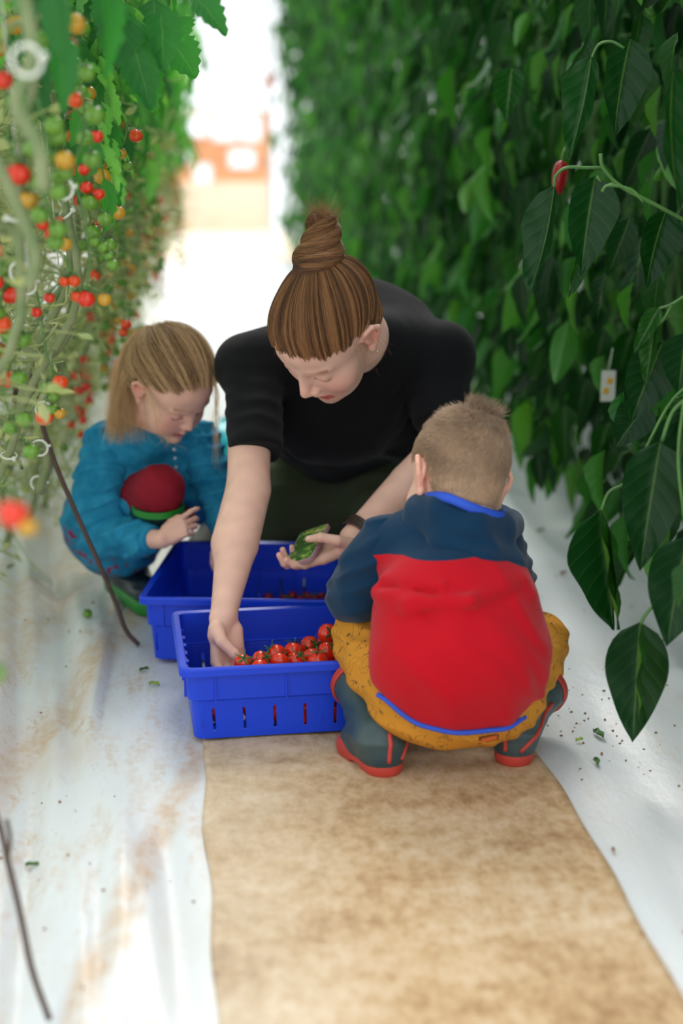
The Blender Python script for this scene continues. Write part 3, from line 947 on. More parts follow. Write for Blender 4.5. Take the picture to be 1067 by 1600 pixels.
    # the face and ears stay free of hair
    def faceclip(P):
        q = (P - HC) @ HR / HU
        hz = 8.3 - .050 * q[:, 0] ** 2                        # hairline height over the face
        d1 = np.minimum(q[:, 1] - 1.0, hz - q[:, 2])      # in front of the ears and below the hairline
        d2 = np.minimum(q[:, 1] + 3.0, 3.2 - q[:, 2])
        return -np.maximum(d1, d2) * HU * .8
    s.func(HC - .2, HC + .2, faceclip, .012, '-')
    bb = V3(0, -5.2, 12.0); bt = V3(.4, -7.2, 21.0)          # bun base and tip in head coordinates
    zb = nrm(HR.T @ nrm(at(506, 335, 2.66) - at(499, 428, 2.66)))
    bb = HR.T @ (at(499, 428, 2.66) - HC) / HU
    bt = bb + zb * 9.4
    u_ = nrm(np.cross(zb, V3(0, 1, .2))); v_ = np.cross(zb, u_)
    s.cone(bb - zb * 1.2, bb + zb * .4, 4.6, 3.6, 1.5)
    coils = []
    for k in range(3):
        pts = []
        for t in np.linspace(0, 1, 16):
            ang = 2 * math.pi * (.95 * t + k / 3) + .4; rad = 2.5 * (1 - .45 * t ** 1.5) + .3 * math.sin(7 * t + k)
            pts.append(bb + zb * (.6 + 8.0 * t) + rad * (u_ * math.cos(ang) + v_ * math.sin(ang)))
        coils.append(np.array(pts)); s.chain(pts, [2.25 * (1 - .60 * t) for t in np.linspace(0, 1, 16)], .5)
    s.cone(bb, bb + zb * 7, 2.4, 1.6, .8)
    sdf_obj('hair', s, .0026, HAIR, root, col=lambda V: np.tile(np.array(srgb(82, 53, 35)), (len(V), 1)) * (1 + .25 * snoise(V, 90, 2))[:, None])
    paths = []; cl = []; rsz = []; cc = V3(0, -1.5, 4.6); tgt = nrm(bb - cc)
    def region(D):
        t = 1 / np.linalg.norm(D / V3(7.75, 9.2, 8.3), axis=1, keepdims=True); q = cc + D * t
        hz = 7.0 - .050 * q[:, 0] ** 2 + .3 * np.sin(q[:, 0] * 3.1) + .2 * np.sin(q[:, 0] * 11)
        return np.maximum(np.minimum(q[:, 1] - 1.0, hz - q[:, 2]), np.minimum(q[:, 1] + 3.0, 3.2 - q[:, 2])) / 8
    D0 = root_dirs(r, 9500, region, .5, .10)
    PP = comb(capS, HR, HC, HU, cc, D0, tgt, r, 11, (.03, .22), .5, .5)
    for d0, p in zip(D0, PP):
        e = HC + ((bb + zb * r.uniform(-.3, .8)) * HU) @ HR.T; p[-1] = p[-1] * .5 + e * .5
        ph_ = math.atan2(np.cross(tgt, d0) @ u_, np.cross(tgt, d0) @ v_)
        paths.append(p); cl.append(.5 + .5 * math.sin(ph_ * 37 + 2.2 * math.sin(ph_ * 13))); rsz.append(1)
    # bun strands follow the coils
    for i in range(6500):
        c = coils[i % 3]; a0 = r.uniform(0, .62); a1 = a0 + r.uniform(.35, .5)
        tt = np.linspace(a0, a1, 10) * 15; ii = np.clip(tt.astype(int), 0, 14); ff = (tt - ii)[:, None]
        cen = c[ii] * (1 - ff) + c[np.minimum(ii + 1, 15)] * ff
        T = np.gradient(cen, axis=0); T /= np.linalg.norm(T, axis=1)[:, None]
        uu = np.cross(T, zb); uu /= np.linalg.norm(uu, axis=1)[:, None]; ww = np.cross(T, uu)
        al = r.uniform(0, 2 * math.pi); R0 = (2.25 * (1 - .60 * np.linspace(a0, a1, 10)) + .04 + .12 * r.random())[:, None]
        tw = al + np.linspace(0, .9, 10)[:, None]
        p = cen + R0 * (uu * np.cos(tw) + ww * np.sin(tw))
        paths.append(HC + (p * HU) @ HR.T); cl.append(.15 + .8 * math.sin(al * 4 + (i % 3) + a0 * 3) ** 2); rsz.append(1.1)
    # loose tuft on top of the bun and flyaways at temples and nape
    for i in range(700):
        st = bt + r.normal(size=3) * .9 - zb * 1.6; sgn = r.choice([-1, 1], p=[.7, .3])
        dr = nrm(zb * r.uniform(.5, 1.1) + u_ * sgn * r.uniform(.0, .9) + v_ * r.normal() * .5); L = r.uniform(1.5, 3.6)
        t = np.linspace(0, 1, 7)[:, None]; p = st + dr * L * t + nrm(r.normal(size=3)) * t ** 2 * r.uniform(.3, 2.2)
        paths.append(HC + (p * HU) @ HR.T); cl.append(.8); rsz.append(.6)
    for i in range(70):
        q = r.choice([-1, 1]); st = V3(q * r.uniform(6.8, 7.6), r.uniform(-3, 2.5), r.uniform(0, 4))
        L = r.uniform(2, 6); down = nrm(HR.T @ V3(r.normal() * .25, r.normal() * .25 , -1) * .8 + V3(q * .5, -.2, 0))
        t = np.linspace(0, 1, 9)[:, None]
        p = st + down * L * t + np.array([q * 1.0, .5, -.3]) * (np.sin(t * math.pi) * r.uniform(.2, 1.2)) + nrm(r.normal(size=3)) * np.sin(t * 5) * .35
        paths.append(HC + (p * HU) @ HR.T); cl.append(.9); rsz.append(.4)
    n = len(paths); cols = hair_cols(n, dark, lite, 3, 1.7, np.array(cl) ** 1.5)
    strands('hair_strands', paths, .00034, HAIR, root, cols, np.array(rsz))
    # ---- the phone
    ph = empty('smartphone', tuple(at(441, 893, 2.70))); tagx(ph, 'smartphone in a dusty pink case held in the kneeling woman\'s open hand', 'phone')
    bl = at(443, 892, 2.70); x_, y_, = nrm(a), nrm(b - nrm(a) * (b @ nrm(a))); z_ = np.cross(x_, y_); Rm = np.stack([x_, y_, z_], 1)
    W_, H_ = .069, .142
    def rrect(w, h, r_, z, n_=6):
        P = []
        for cx, cy, a0 in ((w - r_, h - r_, 0), (r_, h - r_, 90), (r_, r_, 180), (w - r_, r_, 270)):
            for k in range(n_ + 1):
                t = math.radians(a0 + 90 * k / n_); P.append((cx + r_ * math.cos(t), cy + r_ * math.sin(t), z))
        return np.array(P)
    def slab(inset, z0, z1):
        m_ = MB(); A = rrect(W_ - 2 * inset, H_ - 2 * inset, max(.010 - inset, .002), z0); A[:, :2] += inset; B_ = A.copy(); B_[:, 2] = z1
        k = len(A); m_.add(np.concatenate([A, B_]) @ Rm.T + bl, [tuple(range(k))[::-1], tuple(range(k, 2 * k))] + [(i, (i + 1) % k, (i + 1) % k + k, i + k) for i in range(k)])
        return m_
    slab(0, 0, .009).build('case', mat('dusty_pink_case', srgb(168, 130, 138), .5), ph, smooth=False, bevel=.0015)
    sm = bpy.data.materials.new('phone_screen'); sm.use_nodes = True; N = sm.node_tree.nodes; L_ = sm.node_tree.links; bs = N['Principled BSDF']
    tc = N.new('ShaderNodeTexCoord'); nz = N.new('ShaderNodeTexNoise'); nz.inputs['Scale'].default_value = 42; nz.inputs['Detail'].default_value = 2
    L_.new(tc.outputs['Object'], nz.inputs['Vector']); rp = N.new('ShaderNodeValToRGB'); e = rp.color_ramp.elements
    e[0].position = .36; e[0].color = (*srgb(28, 60, 30), 1); e[1].position = .68; e[1].color = (*srgb(120, 130, 150), 1)
    for p_, c_ in ((.47, srgb(38, 88, 42)), (.56, srgb(96, 135, 60)), (.62, srgb(190, 165, 90))):
        q = e.new(p_); q.color = (*c_, 1)
    L_.new(nz.outputs['Fac'], rp.inputs[0]); L_.new(rp.outputs[0], bs.inputs['Base Color']); L_.new(rp.outputs[0], bs.inputs['Emission Color'])
    bs.inputs['Emission Strength'].default_value = .1; bs.inputs['Roughness'].default_value = .08
    o = slab(.0035, .0091, .0096).build('screen', sm, ph, smooth=False); o['label'] = 'glossy screen showing a green leafy picture'


build_woman()

# ------------------------------------------------------------------ the children
def wellington(root, name, heel, toe, top, rt, mshaft, msole, mband, sc=1.0, stripes=False, label=None, topn=None, sh=.027):
    """a rubber boot with the sole on the ground: foot from heel to toe, shaft up to its top"""
    heel, toe, top = [np.asarray(q, float) for q in (heel, toe, top)]
    fd = nrm(toe - heel); ank = heel + fd * .012 * sc + V3(0, 0, .062 * sc)
    s = Sdf()
    s.cone(heel + V3(0, 0, .034 * sc), toe - fd * .012 + V3(0, 0, .028 * sc), .031 * sc, .029 * sc, .02)
    s.cone(heel + V3(0, 0, .034 * sc), ank, .032 * sc, .033 * sc, .02); s.cone(heel + fd * .05 * sc + V3(0, 0, .045 * sc), ank, .03 * sc, .03 * sc, .03)
    s.cone(ank, top, .033 * sc, rt, .03); ax = nrm(top - ank) if topn is None else nrm(topn)
    s.func(None, None, lambda P: -.003 * folds(P, V3(0, .2, 1), 60, 5) * np.exp(-((P[:, 2] - .07) / .03) ** 2), 0, 'd')
    s.plane(top, ax, .001); s.plane((0, 0, .014), (0, 0, -1), .001)
    s_shaft = s
    b = sdf_obj(name, s, .0034, mshaft, root, rel=2)
    if label: b['label'] = label
    s = Sdf(); s.cone(heel + V3(0, 0, .018), toe - fd * .008 + V3(0, 0, .018), .0355 * sc, .0335 * sc, .01)
    s.plane((0, 0, sh * sc), (0, 0, 1), .003); s.plane((0, 0, .001), (0, 0, -1), .002)
    mid = (heel + toe) / 2 - fd * .006
    s.func(mid - .05, mid + .05, lambda P: np.maximum(np.abs((P - mid) @ fd) - .016, P[:, 2] - .008), .004, '-')
    sdf_obj('sole', s, .0034, msole, b, rel=1)
    u = nrm(np.cross(ax, V3(1, 0, 0))); v = np.cross(ax, u); mb = MB()
    th = np.linspace(0, 2 * math.pi, 32)
    for k in range(4):
        mb.tube([top - ax * (.003 + .0034 * k) + (rt + .0005) * (u * math.cos(t) + v * math.sin(t)) for t in th], .0032, 6, caps=False)
    mb.build('top_band', mband, b)
    if stripes:
        for q in (-.25, .30):
            pts = []; sd = nrm(np.cross(fd, V3(0, 0, 1)))
            for t in np.linspace(0, .96, 16):
                c = ank * (1 - t) + top * t + V3(0, 0, -.028) * (1 - t) ** 2
                pts.append(s_shaft.hit(c, nrm(-fd * math.cos(q) + sd * math.sin(q))))
            m_ = MB(); m_.tube(pts, .0042, 6); o = m_.build('stripe', msole, b)
    return b


def push_out(p, c, r, off=0.0):
    d = (p - c) / r; l = np.linalg.norm(d, axis=-1, keepdims=True)
    return np.where(l < 1 + off, c + (p - c) / np.maximum(l, 1e-6) * (1 + off), p)


def build_girl():
    root = empty('person', (-.20, 3.30, 0))
    tagx(root, 'small girl with loose blond hair in a blue denim dress, squatting beside the crate', 'person')
    HR = np.array([[-.785, .516, .344], [-.608, -.53, -.591], [-.122, -.673, .73]]); HC = V3(-.108, 3.096, .545); HU = .0098
    nb = V3(-.165, 3.185, .445)
    sR, eR, wR = at(168, 695, 3.21), at(158, 838, 3.15), at(253, 843, 3.01)
    sL, eL, wL = at(312, 690, 3.21), at(345, 788, 3.15), at(352, 838, 3.07)
    s = Sdf(); add_head(s, HR, HC, HU, True)
    hb = HC + HR @ V3(0, -3, -6.5) * HU
    s.frame(np.eye(3), (0, 0, 0), 1)
    s.cone(HC + HR @ V3(0, -1.5, -2) * HU, hb, .043, .040, .03); s.cone(hb, nb, .037, .042, .02)
    s.chain([nb, (-.20, 3.28, .33), (-.24, 3.37, .20)], [.05, .075, .09], .04, sq=((1, 0, 0), 1.15))
    s.chain([nb, sR, eR, wR], [.04, .034, .030, .020], .02); s.chain([nb, sL, eL, wL], [.04, .034, .030, .020], .02)
    Rr = frame_yz((.80, -.10, .50), (.12, .93, -.35))
    t1 = add_hand(s, Rr, wR, .0066, 1, curls=((20, 35, 20), (45, 50, 30), (52, 55, 35), (58, 60, 35)), spread=(8, 2, -3, -8),
                  thumb=((2.6, 2.4, .9), (3.9, 4.8, 2.0), (4.0, 7.6, 2.6), (3.2, 9.6, 3.2)))
    Rl = frame_yz((.1, -.3, -.9), (.0, .9, -.4))
    t2 = add_hand(s, Rl, wL, .0066, -1, curls=((30, 45, 25),) * 4)
    sdf_obj('body', s, .0021, SKIN, root, col=lambda V: skin_cols(V, srgb(232, 184, 164), [(HR, HC, HU, True)], [(Rr, wR, .0066, t1), (Rl, wL, .0066, t2)]))
    # denim dress with gathered sleeves
    denim = mat('blue_denim', srgb(22, 118, 158), .85, spec=.2, noise=.8, nscale=26, color2=srgb(48, 150, 188), bump=.3, bscale=900)
    pat = denim.copy(); pat.name = 'embroidered_denim'
    N = pat.node_tree.nodes; L = pat.node_tree.links; bs = N['Principled BSDF']
    tc = N.new('ShaderNodeTexCoord'); vo = N.new('ShaderNodeTexNoise'); vo.inputs['Scale'].default_value = 62; vo.inputs['Detail'].default_value = 1
    L.new(tc.outputs['Object'], vo.inputs['Vector']); at_ = N.new('ShaderNodeAttribute'); at_.attribute_name = 'hem'
    g = N.new('ShaderNodeMath'); g.operation = 'GREATER_THAN'; g.inputs[1].default_value = .585; L.new(vo.outputs['Fac'], g.inputs[0])
    g2 = N.new('ShaderNodeMath'); g2.operation = 'MULTIPLY'; L.new(g.outputs[0], g2.inputs[0])
    g3 = N.new('ShaderNodeMath'); g3.operation = 'GREATER_THAN'; g3.inputs[1].default_value = .5; L.new(at_.outputs['Fac'], g3.inputs[0]); L.new(g3.outputs[0], g2.inputs[1])
    old = bs.inputs['Base Color'].links[0].from_socket; mx = N.new('ShaderNodeMix'); mx.data_type = 'RGBA'; mx.inputs['B'].default_value = (*srgb(140, 45, 80), 1)
    L.new(g2.outputs[0], mx.inputs['Factor']); L.new(old, mx.inputs['A']); L.new(mx.outputs['Result'], bs.inputs['Base Color'])
    s = Sdf()
    s.chain([nb + V3(0, 0, -.012), V3(-.185, 3.24, .37), V3(-.21, 3.31, .28), V3(-.235, 3.37, .20)], [.052, .078, .095, .115], .04, sq=((1, 0, 0), 1.2))
    s.cone(nb + V3(-.01, .0, -.02), sR, .045, .047, .04); s.cone(nb + V3(.01, 0, -.02), sL, .045, .045, .04)
    s.ell(at(160, 825, 3.40), (.085, .12, .095), .05)
    s.ell(at(190, 868, 3.32), (.075, .09, .045), .04)
    s.cone(at(200, 800, 3.30), at(225, 790, 3.16), .08, .055, .04)          # skirt over the near thigh
    s.cone(at(300, 770, 3.32), at(335, 765, 3.20), .08, .055, .04)
    s.cone(at(230, 735, 3.22), at(290, 735, 3.22), .05, .05, .05)
    s.func(hb - .1, nb + .1, lambda P: seg_d(P, hb - V3(0, 0, .01), nb + V3(0, 0, .03)) - .043, .006, '-')
    def wr(P):
        f1 = folds(P, V3(1, -.3, .5), 70, 2) * np.exp(-(np.linalg.norm(P - at(190, 705, 3.17), axis=1) / .05) ** 2)
        return -.004 * f1 - .0045 * folds(P, V3(.3, .4, 1), 45, 6) * .8 - .0025 * snoise(P, 24, 5)
    s.func(None, None, wr, 0, 'd')
    s.plane((0, 0, .05), (0, 0, -1), .01)
    d = sdf_obj('dress', s, .0038, pat, root, rel=2, attrs=lambda V: {'hem': np.clip((.215 - V[:, 2]) / .06, 0, 1) * 1.0 + (V[:, 1] > 3.34) * (V[:, 2] < .28) * .6})
    mb = MB()
    for k in range(4):
        p = at(272 + k * 1.5, 702 + k * 14, 3.125 + .004 * k); mb.tube([p, p + V3(0, -.003, 0)], .0035, 10)
    mb.build('button', mat('pearl_button', srgb(190, 205, 215), .3), d)
    for nm, pts, rr, c0, c1 in (('sleeve', [sR, at(160, 735, 3.19), at(153, 790, 3.17), eR, eR * .55 + wR * .45, eR * .2 + wR * .8], [.050, .058, .056, .048, .042, .034], sR, wR),
                                ('sleeve', [sL, at(322, 725, 3.18), eL, eL * .5 + wL * .5, eL * .2 + wL * .8], [.045, .046, .042, .036, .030], sL, wL)):
        s = Sdf(); s.chain(pts, rr, .03)
        gp = pts[0]
        def wr2(P, gp=gp, pts=pts):
            g1 = folds(P, V3(1, .5, .2), 95, 4, .15) * np.exp(-(np.linalg.norm(P - gp - V3(0, -.03, .02), axis=1) / .045) ** 2)
            g2 = folds(P, V3(-.25, .5, 1), 62, 7, .5); g3 = folds(P, V3(1, -.2, .3), 80, 9, .3) * np.exp(-(np.linalg.norm(P - pts[-2], axis=1) / .05) ** 2)
            return -.006 * g1 - .0075 * g2 - .005 * g3 - .003 * snoise(P, 28, 8)
        s.func(None, None, wr2, 0, 'd')
        ad = nrm(pts[-1] - pts[-2]); s.plane(pts[-1], ad, .003)
        sl = sdf_obj(nm, s, .0034, denim, root, rel=1)
        c = Sdf(); c.cone(pts[-1] - ad * .022, pts[-1] + ad * .016, .0315, .0315, .0)
        c.plane(pts[-1] + ad * .012, ad, .002); c.plane(pts[-1] - ad * .02, -ad, .002)
        c.func(None, None, lambda P: -.0015 * snoise(P, 60, 3), 0, 'd')
        sdf_obj('cuff', c, .003, denim, sl, rel=1)
    # leggings
    red = mat('dark_red_knit', srgb(140, 22, 40), .8, spec=.25, bump=.2, bscale=900)
    kR, kL = at(249, 765, 3.075), at(357, 752, 3.20)
    s = Sdf()
    s.chain([(-.25, 3.36, .20), (-.19, 3.22, .27), kR], [.075, .062, .052], .03)
    s.chain([(-.17, 3.38, .20), (-.06, 3.26, .27), kL], [.075, .06, .050], .03)
    s.chain([kR, kR + V3(-.02, .07, -.09)], [.050, .045], .02); s.chain([kL, kL + V3(-.01, .07, -.09)], [.050, .045], .02)
    s.func(None, None, lambda P: -.002 * folds(P, V3(1, 0, 1), 70, 3), 0, 'd')
    sdf_obj('leggings', s, .0036, red, root, rel=2)
    shaft = mat('dark_green_rubber', srgb(22, 38, 46), .35, spec=.5, noise=.3, nscale=12)
    green = mat('bright_green_rubber', srgb(24, 132, 40), .45)
    wellington(root, 'boot', (-.245, 3.40, 0), (-.165, 3.205, 0), kR + V3(-.004, .012, -.036), .055, shaft, green, green, 1.3, topn=(0, -.12, 1), label='dark rubber boot with a bright green sole and rim')
    wellington(root, 'boot', (-.04, 3.50, 0), (-.02, 3.33, 0), kL + V3(0, .03, -.075), .050, shaft, green, green, 1.25, label='dark rubber boot with a bright green sole and rim, the farther one')
    # hair
    r = np.random.default_rng(11); dark, lite = srgb(108, 75, 50), srgb(240, 202, 152)
    cc, rr = V3(0, -1.4, 4.5), V3(7.9, 9.3, 8.5)
    s = scalp(HR, HC, HU, True, .0028)
    capS = Sdf(); capS.p = list(s.p)
    def faceclip(P):
        q = (P - HC) @ HR / HU; hz = 9.4 - .06 * q[:, 0] ** 2
        d1 = np.minimum(q[:, 1] - .8, hz - q[:, 2]); d2 = np.minimum(q[:, 1] + 3.2, 3.4 - q[:, 2])
        return -np.maximum(d1, d2) * HU * .8
    s.func(HC - .2, HC + .2, faceclip, .012, '-')
    sdf_obj('hair', s, .003, HAIR, root, col=lambda V: np.tile(np.array(srgb(128, 98, 70)), (len(V), 1)) * (1 + .2 * snoise(V, 80, 2))[:, None])
    W = lambda p: HC + (p * HU) @ HR.T
    Lc = lambda P: (P - HC) @ HR / HU
    tie = Lc(at(239, 515, 3.12)); tie = push_out(tie, cc, rr, .03); tdir = nrm(tie - cc)
    tie = cc + (tie - cc) * 1.0
    paths = []; cl = []
    def region(D):
        q = cc + D / np.linalg.norm(D / rr, axis=1, keepdims=True); hz = 8.2 - .06 * q[:, 0] ** 2 + .3 * np.sin(q[:, 0] * 2.7)
        return np.maximum(np.maximum(np.minimum(q[:, 1] - .8, hz - q[:, 2]), np.minimum(q[:, 1] + 3.2, 3.4 - q[:, 2])), -1.0 - q[:, 2] - .35 * (q[:, 1] < -3)) / 8
    D0 = root_dirs(r, 7000, region, .45, .10)
    PP = comb(capS, HR, HC, HU, cc, D0, tdir, r, 12, (.06, .8), 2.0, 1.6)
    for d0, p in zip(D0, PP):       # combed up to the tie
        p[-1] = W(tie) + r.normal(size=3) * .0025; ph_ = math.atan2(np.cross(tdir, d0) @ V3(1, 0, 0), np.cross(tdir, d0) @ nrm(np.cross(tdir, V3(1, 0, 0))))
        paths.append(p); cl.append(.5 + .5 * math.sin(ph_ * 23 + 2 * math.sin(ph_ * 11)))
    tieW = W(tie)
    for i in range(3600):       # the tail and the loose hair falling behind the ear
        tail = i < 1500
        if tail:
            st = tieW + r.normal(size=3) * .003; a = r.random()
            m1 = at(195 + 40 * a, 535 + 12 * r.random(), 3.15 + .07 * r.random()); m2 = at(176 + 48 * a + r.normal() * 4, 600 + r.normal() * 8, 3.12 + .08 * r.random())
            en = at(168 + 60 * a + r.normal() * 6, 650 + 45 * r.random(), 3.11 + .08 * r.random())
            P = [st, st + (m1 - st) * .35 + V3(0, .01, .012), m1, m2, en]
        else:
            d = nrm(V3(r.uniform(.15, 1) * 7.4, -2.8 - r.random() * 6, r.uniform(-3.5, 5) ) if r.random() < .8 else V3(-r.random() * 7, -5 - r.random() * 4, r.uniform(-3, 4)))
            t_ = 1 / np.linalg.norm(d / rr); st = W(cc + d * (t_ - .1)); a = r.random()
            m2 = at(178 + 50 * a, 625 + r.normal() * 8, 3.12 + .09 * r.random()); en = at(170 + 62 * a + r.normal() * 5, 660 + 38 * r.random(), 3.11 + .08 * r.random())
            P = [st, st * .5 + m2 * .5 + V3(-.008, -.004, .004), m2, en]
        p = spline(P, 14); q = Lc(p); q = push_out(q, cc, rr, .02 + .05 * r.random()); p = W(q)
        wv = np.sin(np.linspace(0, 1, 14) * r.uniform(5, 9) + r.uniform(0, 6)) * np.linspace(0, 1, 14) ** 1.5 * r.uniform(.001, .006)
        p = p + wv[:, None] * nrm(r.normal(size=3)) + (np.linspace(0, 1, 14) ** 4)[:, None] * V3(r.normal() * .004, 0, r.uniform(0, .008))
        paths.append(p); cl.append(.35 + .65 * (.5 + .5 * math.sin(a * 33)) + .15)
    for i in range(90):        # wisps across the temple and cheek
        k = r.integers(0, 3)
        if k == 0: P = [at(300, 575, 3.0), at(303 + r.normal() * 4, 610, 2.985), at(299 + r.normal() * 5, 650, 2.985), at(304 + r.normal() * 6, 668, 2.985)] if i < 9 else None
        elif k == 1: P = [at(333, 585, 3.02), at(338 + r.normal() * 3, 620, 3.0), at(337 + r.normal() * 3, 655, 3.0), at(338 + r.normal() * 4, 690 + r.random() * 50, 3.0)]
        else: P = [at(228, 600, 3.03), at(240 + r.normal() * 6, 640, 3.0), at(250 + r.normal() * 8, 675, 3.0), at(268 + r.normal() * 14, 695 + r.normal() * 5, 3.0)] if i % 2 else [at(232 + r.normal() * 10, 585, 3.03), at(255, 600 + r.normal() * 5, 3.0), at(275, 608 + r.normal() * 6, 2.995)]
        if P is None: continue
        paths.append(spline(P, 12)); cl.append(.9)
    cols = hair_cols(len(paths), dark, lite, 4, 1.1, np.clip(np.array(cl), 0, 1))
    strands('hair_strands', paths, .00030, HAIR, root, cols)
    mb = MB(); ax = tdir; u1 = nrm(np.cross(ax, V3(1, 0, 0))); u2 = np.cross(ax, u1)
    mb.tube([W(tie + .35 * ax + .55 * (u1 * math.cos(t) + u2 * math.sin(t))) for t in np.linspace(0, 2 * math.pi, 16)], .0022, 6, caps=False)
    mb.build('hair_tie', mat('grey_elastic', srgb(70, 70, 80), .8), root)


def build_boy():
    root = empty('person', (.385, 2.28, 0))
    tagx(root, 'toddler in a red and navy hoodie squatting, back turned, at the front crate', 'person')
    f = nrm(V3(-.26, .90, -.30)); u0 = V3(.14, .32, .93); rt = nrm(np.cross(f, u0)); up = np.cross(rt, f)
    HR = np.stack([rt, f, up], 1); HC = at(716, 754, 2.34); HU = .0100
    nb = at(716, 815, 2.335)
    sL, eL, wL = at(604, 850, 2.37), at(556, 925, 2.42), at(556, 893, 2.55)
    sR, eR, wR = at(772, 850, 2.37), at(800, 905, 2.50), at(700, 905, 2.62)
    s = Sdf(); add_head(s, HR, HC, HU, True)
    s.frame(np.eye(3), (0, 0, 0), 1)
    hb = HC + HR @ V3(0, -3.2, -4.5) * HU
    s.cone(HC + HR @ V3(0, -2.5, 0) * HU, hb, .052, .046, .03); s.cone(hb, nb, .044, .045, .02)
    s.chain([nb, at(712, 930, 2.26), at(712, 1060, 2.24)], [.05, .075, .085], .04, sq=((1, 0, 0), 1.2))
    s.chain([nb, sL, eL, wL], [.04, .034, .030, .020], .02); s.chain([nb, sR, eR, wR], [.04, .034, .030, .020], .02)
    Rl = frame_yz(nrm(at(540, 872, 2.62) - wL), V3(.6, .1, -.6))
    t1 = add_hand(s, Rl, wL, .0058, -1, curls=((35, 45, 30),) * 4)
    Rr = frame_yz(V3(-.7, .5, -.1), V3(0, .3, -1)); t2 = add_hand(s, Rr, wR, .0058, 1)
    sdf_obj('body', s, .0022, SKIN, root, col=lambda V: skin_cols(V, srgb(232, 184, 162), [(HR, HC, HU, True)], [(Rl, wL, .0058, t1)]))
    navy = mat('navy_fleece', srgb(14, 50, 78), .95, spec=.15, sheen=.15, bump=.2, bscale=800)
    redf = srgb(192, 14, 32)
    two = mat('red_and_navy_fleece', redf, .9, spec=.15, sheen=.1, bump=.2, bscale=800, split=[('navy', 0.0, srgb(14, 50, 78))])
    s = Sdf()
    s.chain([at(700, 865, 2.325), at(712, 935, 2.255), at(716, 1010, 2.225), at(716, 1072, 2.24)], [.075, .098, .108, .088], .06, sq=((1, 0, 0), 1.30))
    s.cone(nb, sL, .045, .045, .05); s.cone(nb, sR, .045, .047, .05)
    s.ell(at(716, 1050, 2.25), (.140, .10, .075), .05)
    s.ell(at(712, 960, 2.30), (.13, .11, .10), .05)
    def wr(P):
        a = at(650, 912, 2.2); b_ = at(740, 925, 2.15); c_ = at(815, 905, 2.25)
        r1 = np.exp(-(seg_d(P, at(588, 925, 2.26), at(640, 945, 2.18)) / .013) ** 2) + np.exp(-(seg_d(P, at(640, 945, 2.18), at(735, 938, 2.14)) / .014) ** 2) + np.exp(-(seg_d(P, at(735, 938, 2.14), at(812, 912, 2.22)) / .013) ** 2)
        r2 = np.exp(-(seg_d(P, at(600, 905, 2.26), at(690, 915, 2.17)) / .009) ** 2) + np.exp(-(seg_d(P, at(780, 962, 2.17), at(830, 930, 2.22)) / .010) ** 2)
        v1 = np.exp(-(seg_d(P, at(600, 950, 2.26), at(690, 962, 2.14)) / .012) ** 2) + np.exp(-(seg_d(P, at(760, 950, 2.14), at(825, 915, 2.2)) / .009) ** 2)
        v2 = np.exp(-(seg_d(P, at(590, 915, 2.25), at(680, 928, 2.17)) / .008) ** 2)
        low = folds(P, V3(1, .2, .55), 26, 4, .5) * np.exp(-((P[:, 2] - .19) / .09) ** 2)
        rr = folds(P, V3(1, 0, .8), 34, 9, .4) * np.clip((P[:, 0] - .40) / .08, 0, 1)
        return -.015 * r1 - .010 * r2 + .010 * v1 + .009 * v2 - .007 * low - .006 * rr - .002 * snoise(P, 16, 2)
    s.func(None, None, wr, 0, 'd')
    zc = at(716, 1120, 2.19)
    cutp = [at(585, 1060, 2.27), at(640, 1114, 2.22), at(716, 1133, 2.19), at(790, 1122, 2.21), at(850, 1075, 2.27)]
    def hem(P):
        xs = np.array([p[0] for p in cutp]); zs = np.array([p[2] for p in cutp])
        return (np.interp(P[:, 0], xs, zs) - P[:, 2]) * .9
    s.func(None, None, hem, .002, 'i')
    z1, z0 = at(716, 886, 2.19)[2], 0
    def nv(V):
        return {'navy': (V[:, 2] - z1 - .012 * np.sin((V[:, 0] - .28) * 9) * 1.0 + np.clip(.30 - V[:, 0], 0, 1) * .28 + np.clip(V[:, 0] - .44, 0, 1) * .5) * 10}
    hd = sdf_obj('hoodie', s, .0034, two, root, rel=1, attrs=nv)
    # blue bottom binding follows the body of the hoodie
    blue = mat('bright_blue_binding', srgb(38, 84, 205), .7)
    pts = []
    for x in np.linspace(.245, .498, 46):
        z = np.interp(x, [p[0] for p in cutp], [p[2] for p in cutp]) - .001
        ys = np.linspace(1.95, 2.4, 400); P = np.stack([np.full(400, x), ys, np.full(400, z + .006)], 1)
        d = s.eval(P); k = np.argmax(d < 0) if (d < 0).any() else None
        if k: pts.append((x, ys[k] - .0005, z))
    if len(pts) > 5:
        pts = np.array(pts); kk = np.ones(7) / 7; y_ = np.convolve(np.pad(pts[:, 1], 3, 'edge'), kk, 'valid'); z_ = np.convolve(np.pad(pts[:, 2], 3, 'edge'), kk, 'valid'); pts[:, 1] = y_; pts[:, 2] = z_
        mb = MB(); mb.tube(pts, .0042, 6); mb.build('binding', blue, hd)
    for p_, r_, q in (([sL, sL * .5 + eL * .5 + V3(-.004, -.006, 0), eL, eL * .35 + wL * .65, wL], [.049, .052, .048, .040, .034], 1), ([sR, eR, wR], [.048, .042, .034], 2)):
        s2 = Sdf(); s2.chain(p_, r_, .03)
        s2.func(None, None, lambda P: -.0055 * folds(P, V3(-.4, .3, 1), 60, 5, .4) - .002 * snoise(P, 25, 3), 0, 'd')
        if q == 1:
            s2.cone(at(560, 935, 2.39), at(542, 940, 2.41), .038, .030, .03)
        sdf_obj('sleeve', s2, .0036, navy, hd, rel=1)
    s3 = Sdf()
    pts3 = [at(650, 796, 2.41), at(655, 795, 2.33), at(690, 798, 2.275), at(735, 817, 2.262), at(780, 828, 2.295), at(794, 820, 2.37), at(775, 808, 2.43)]
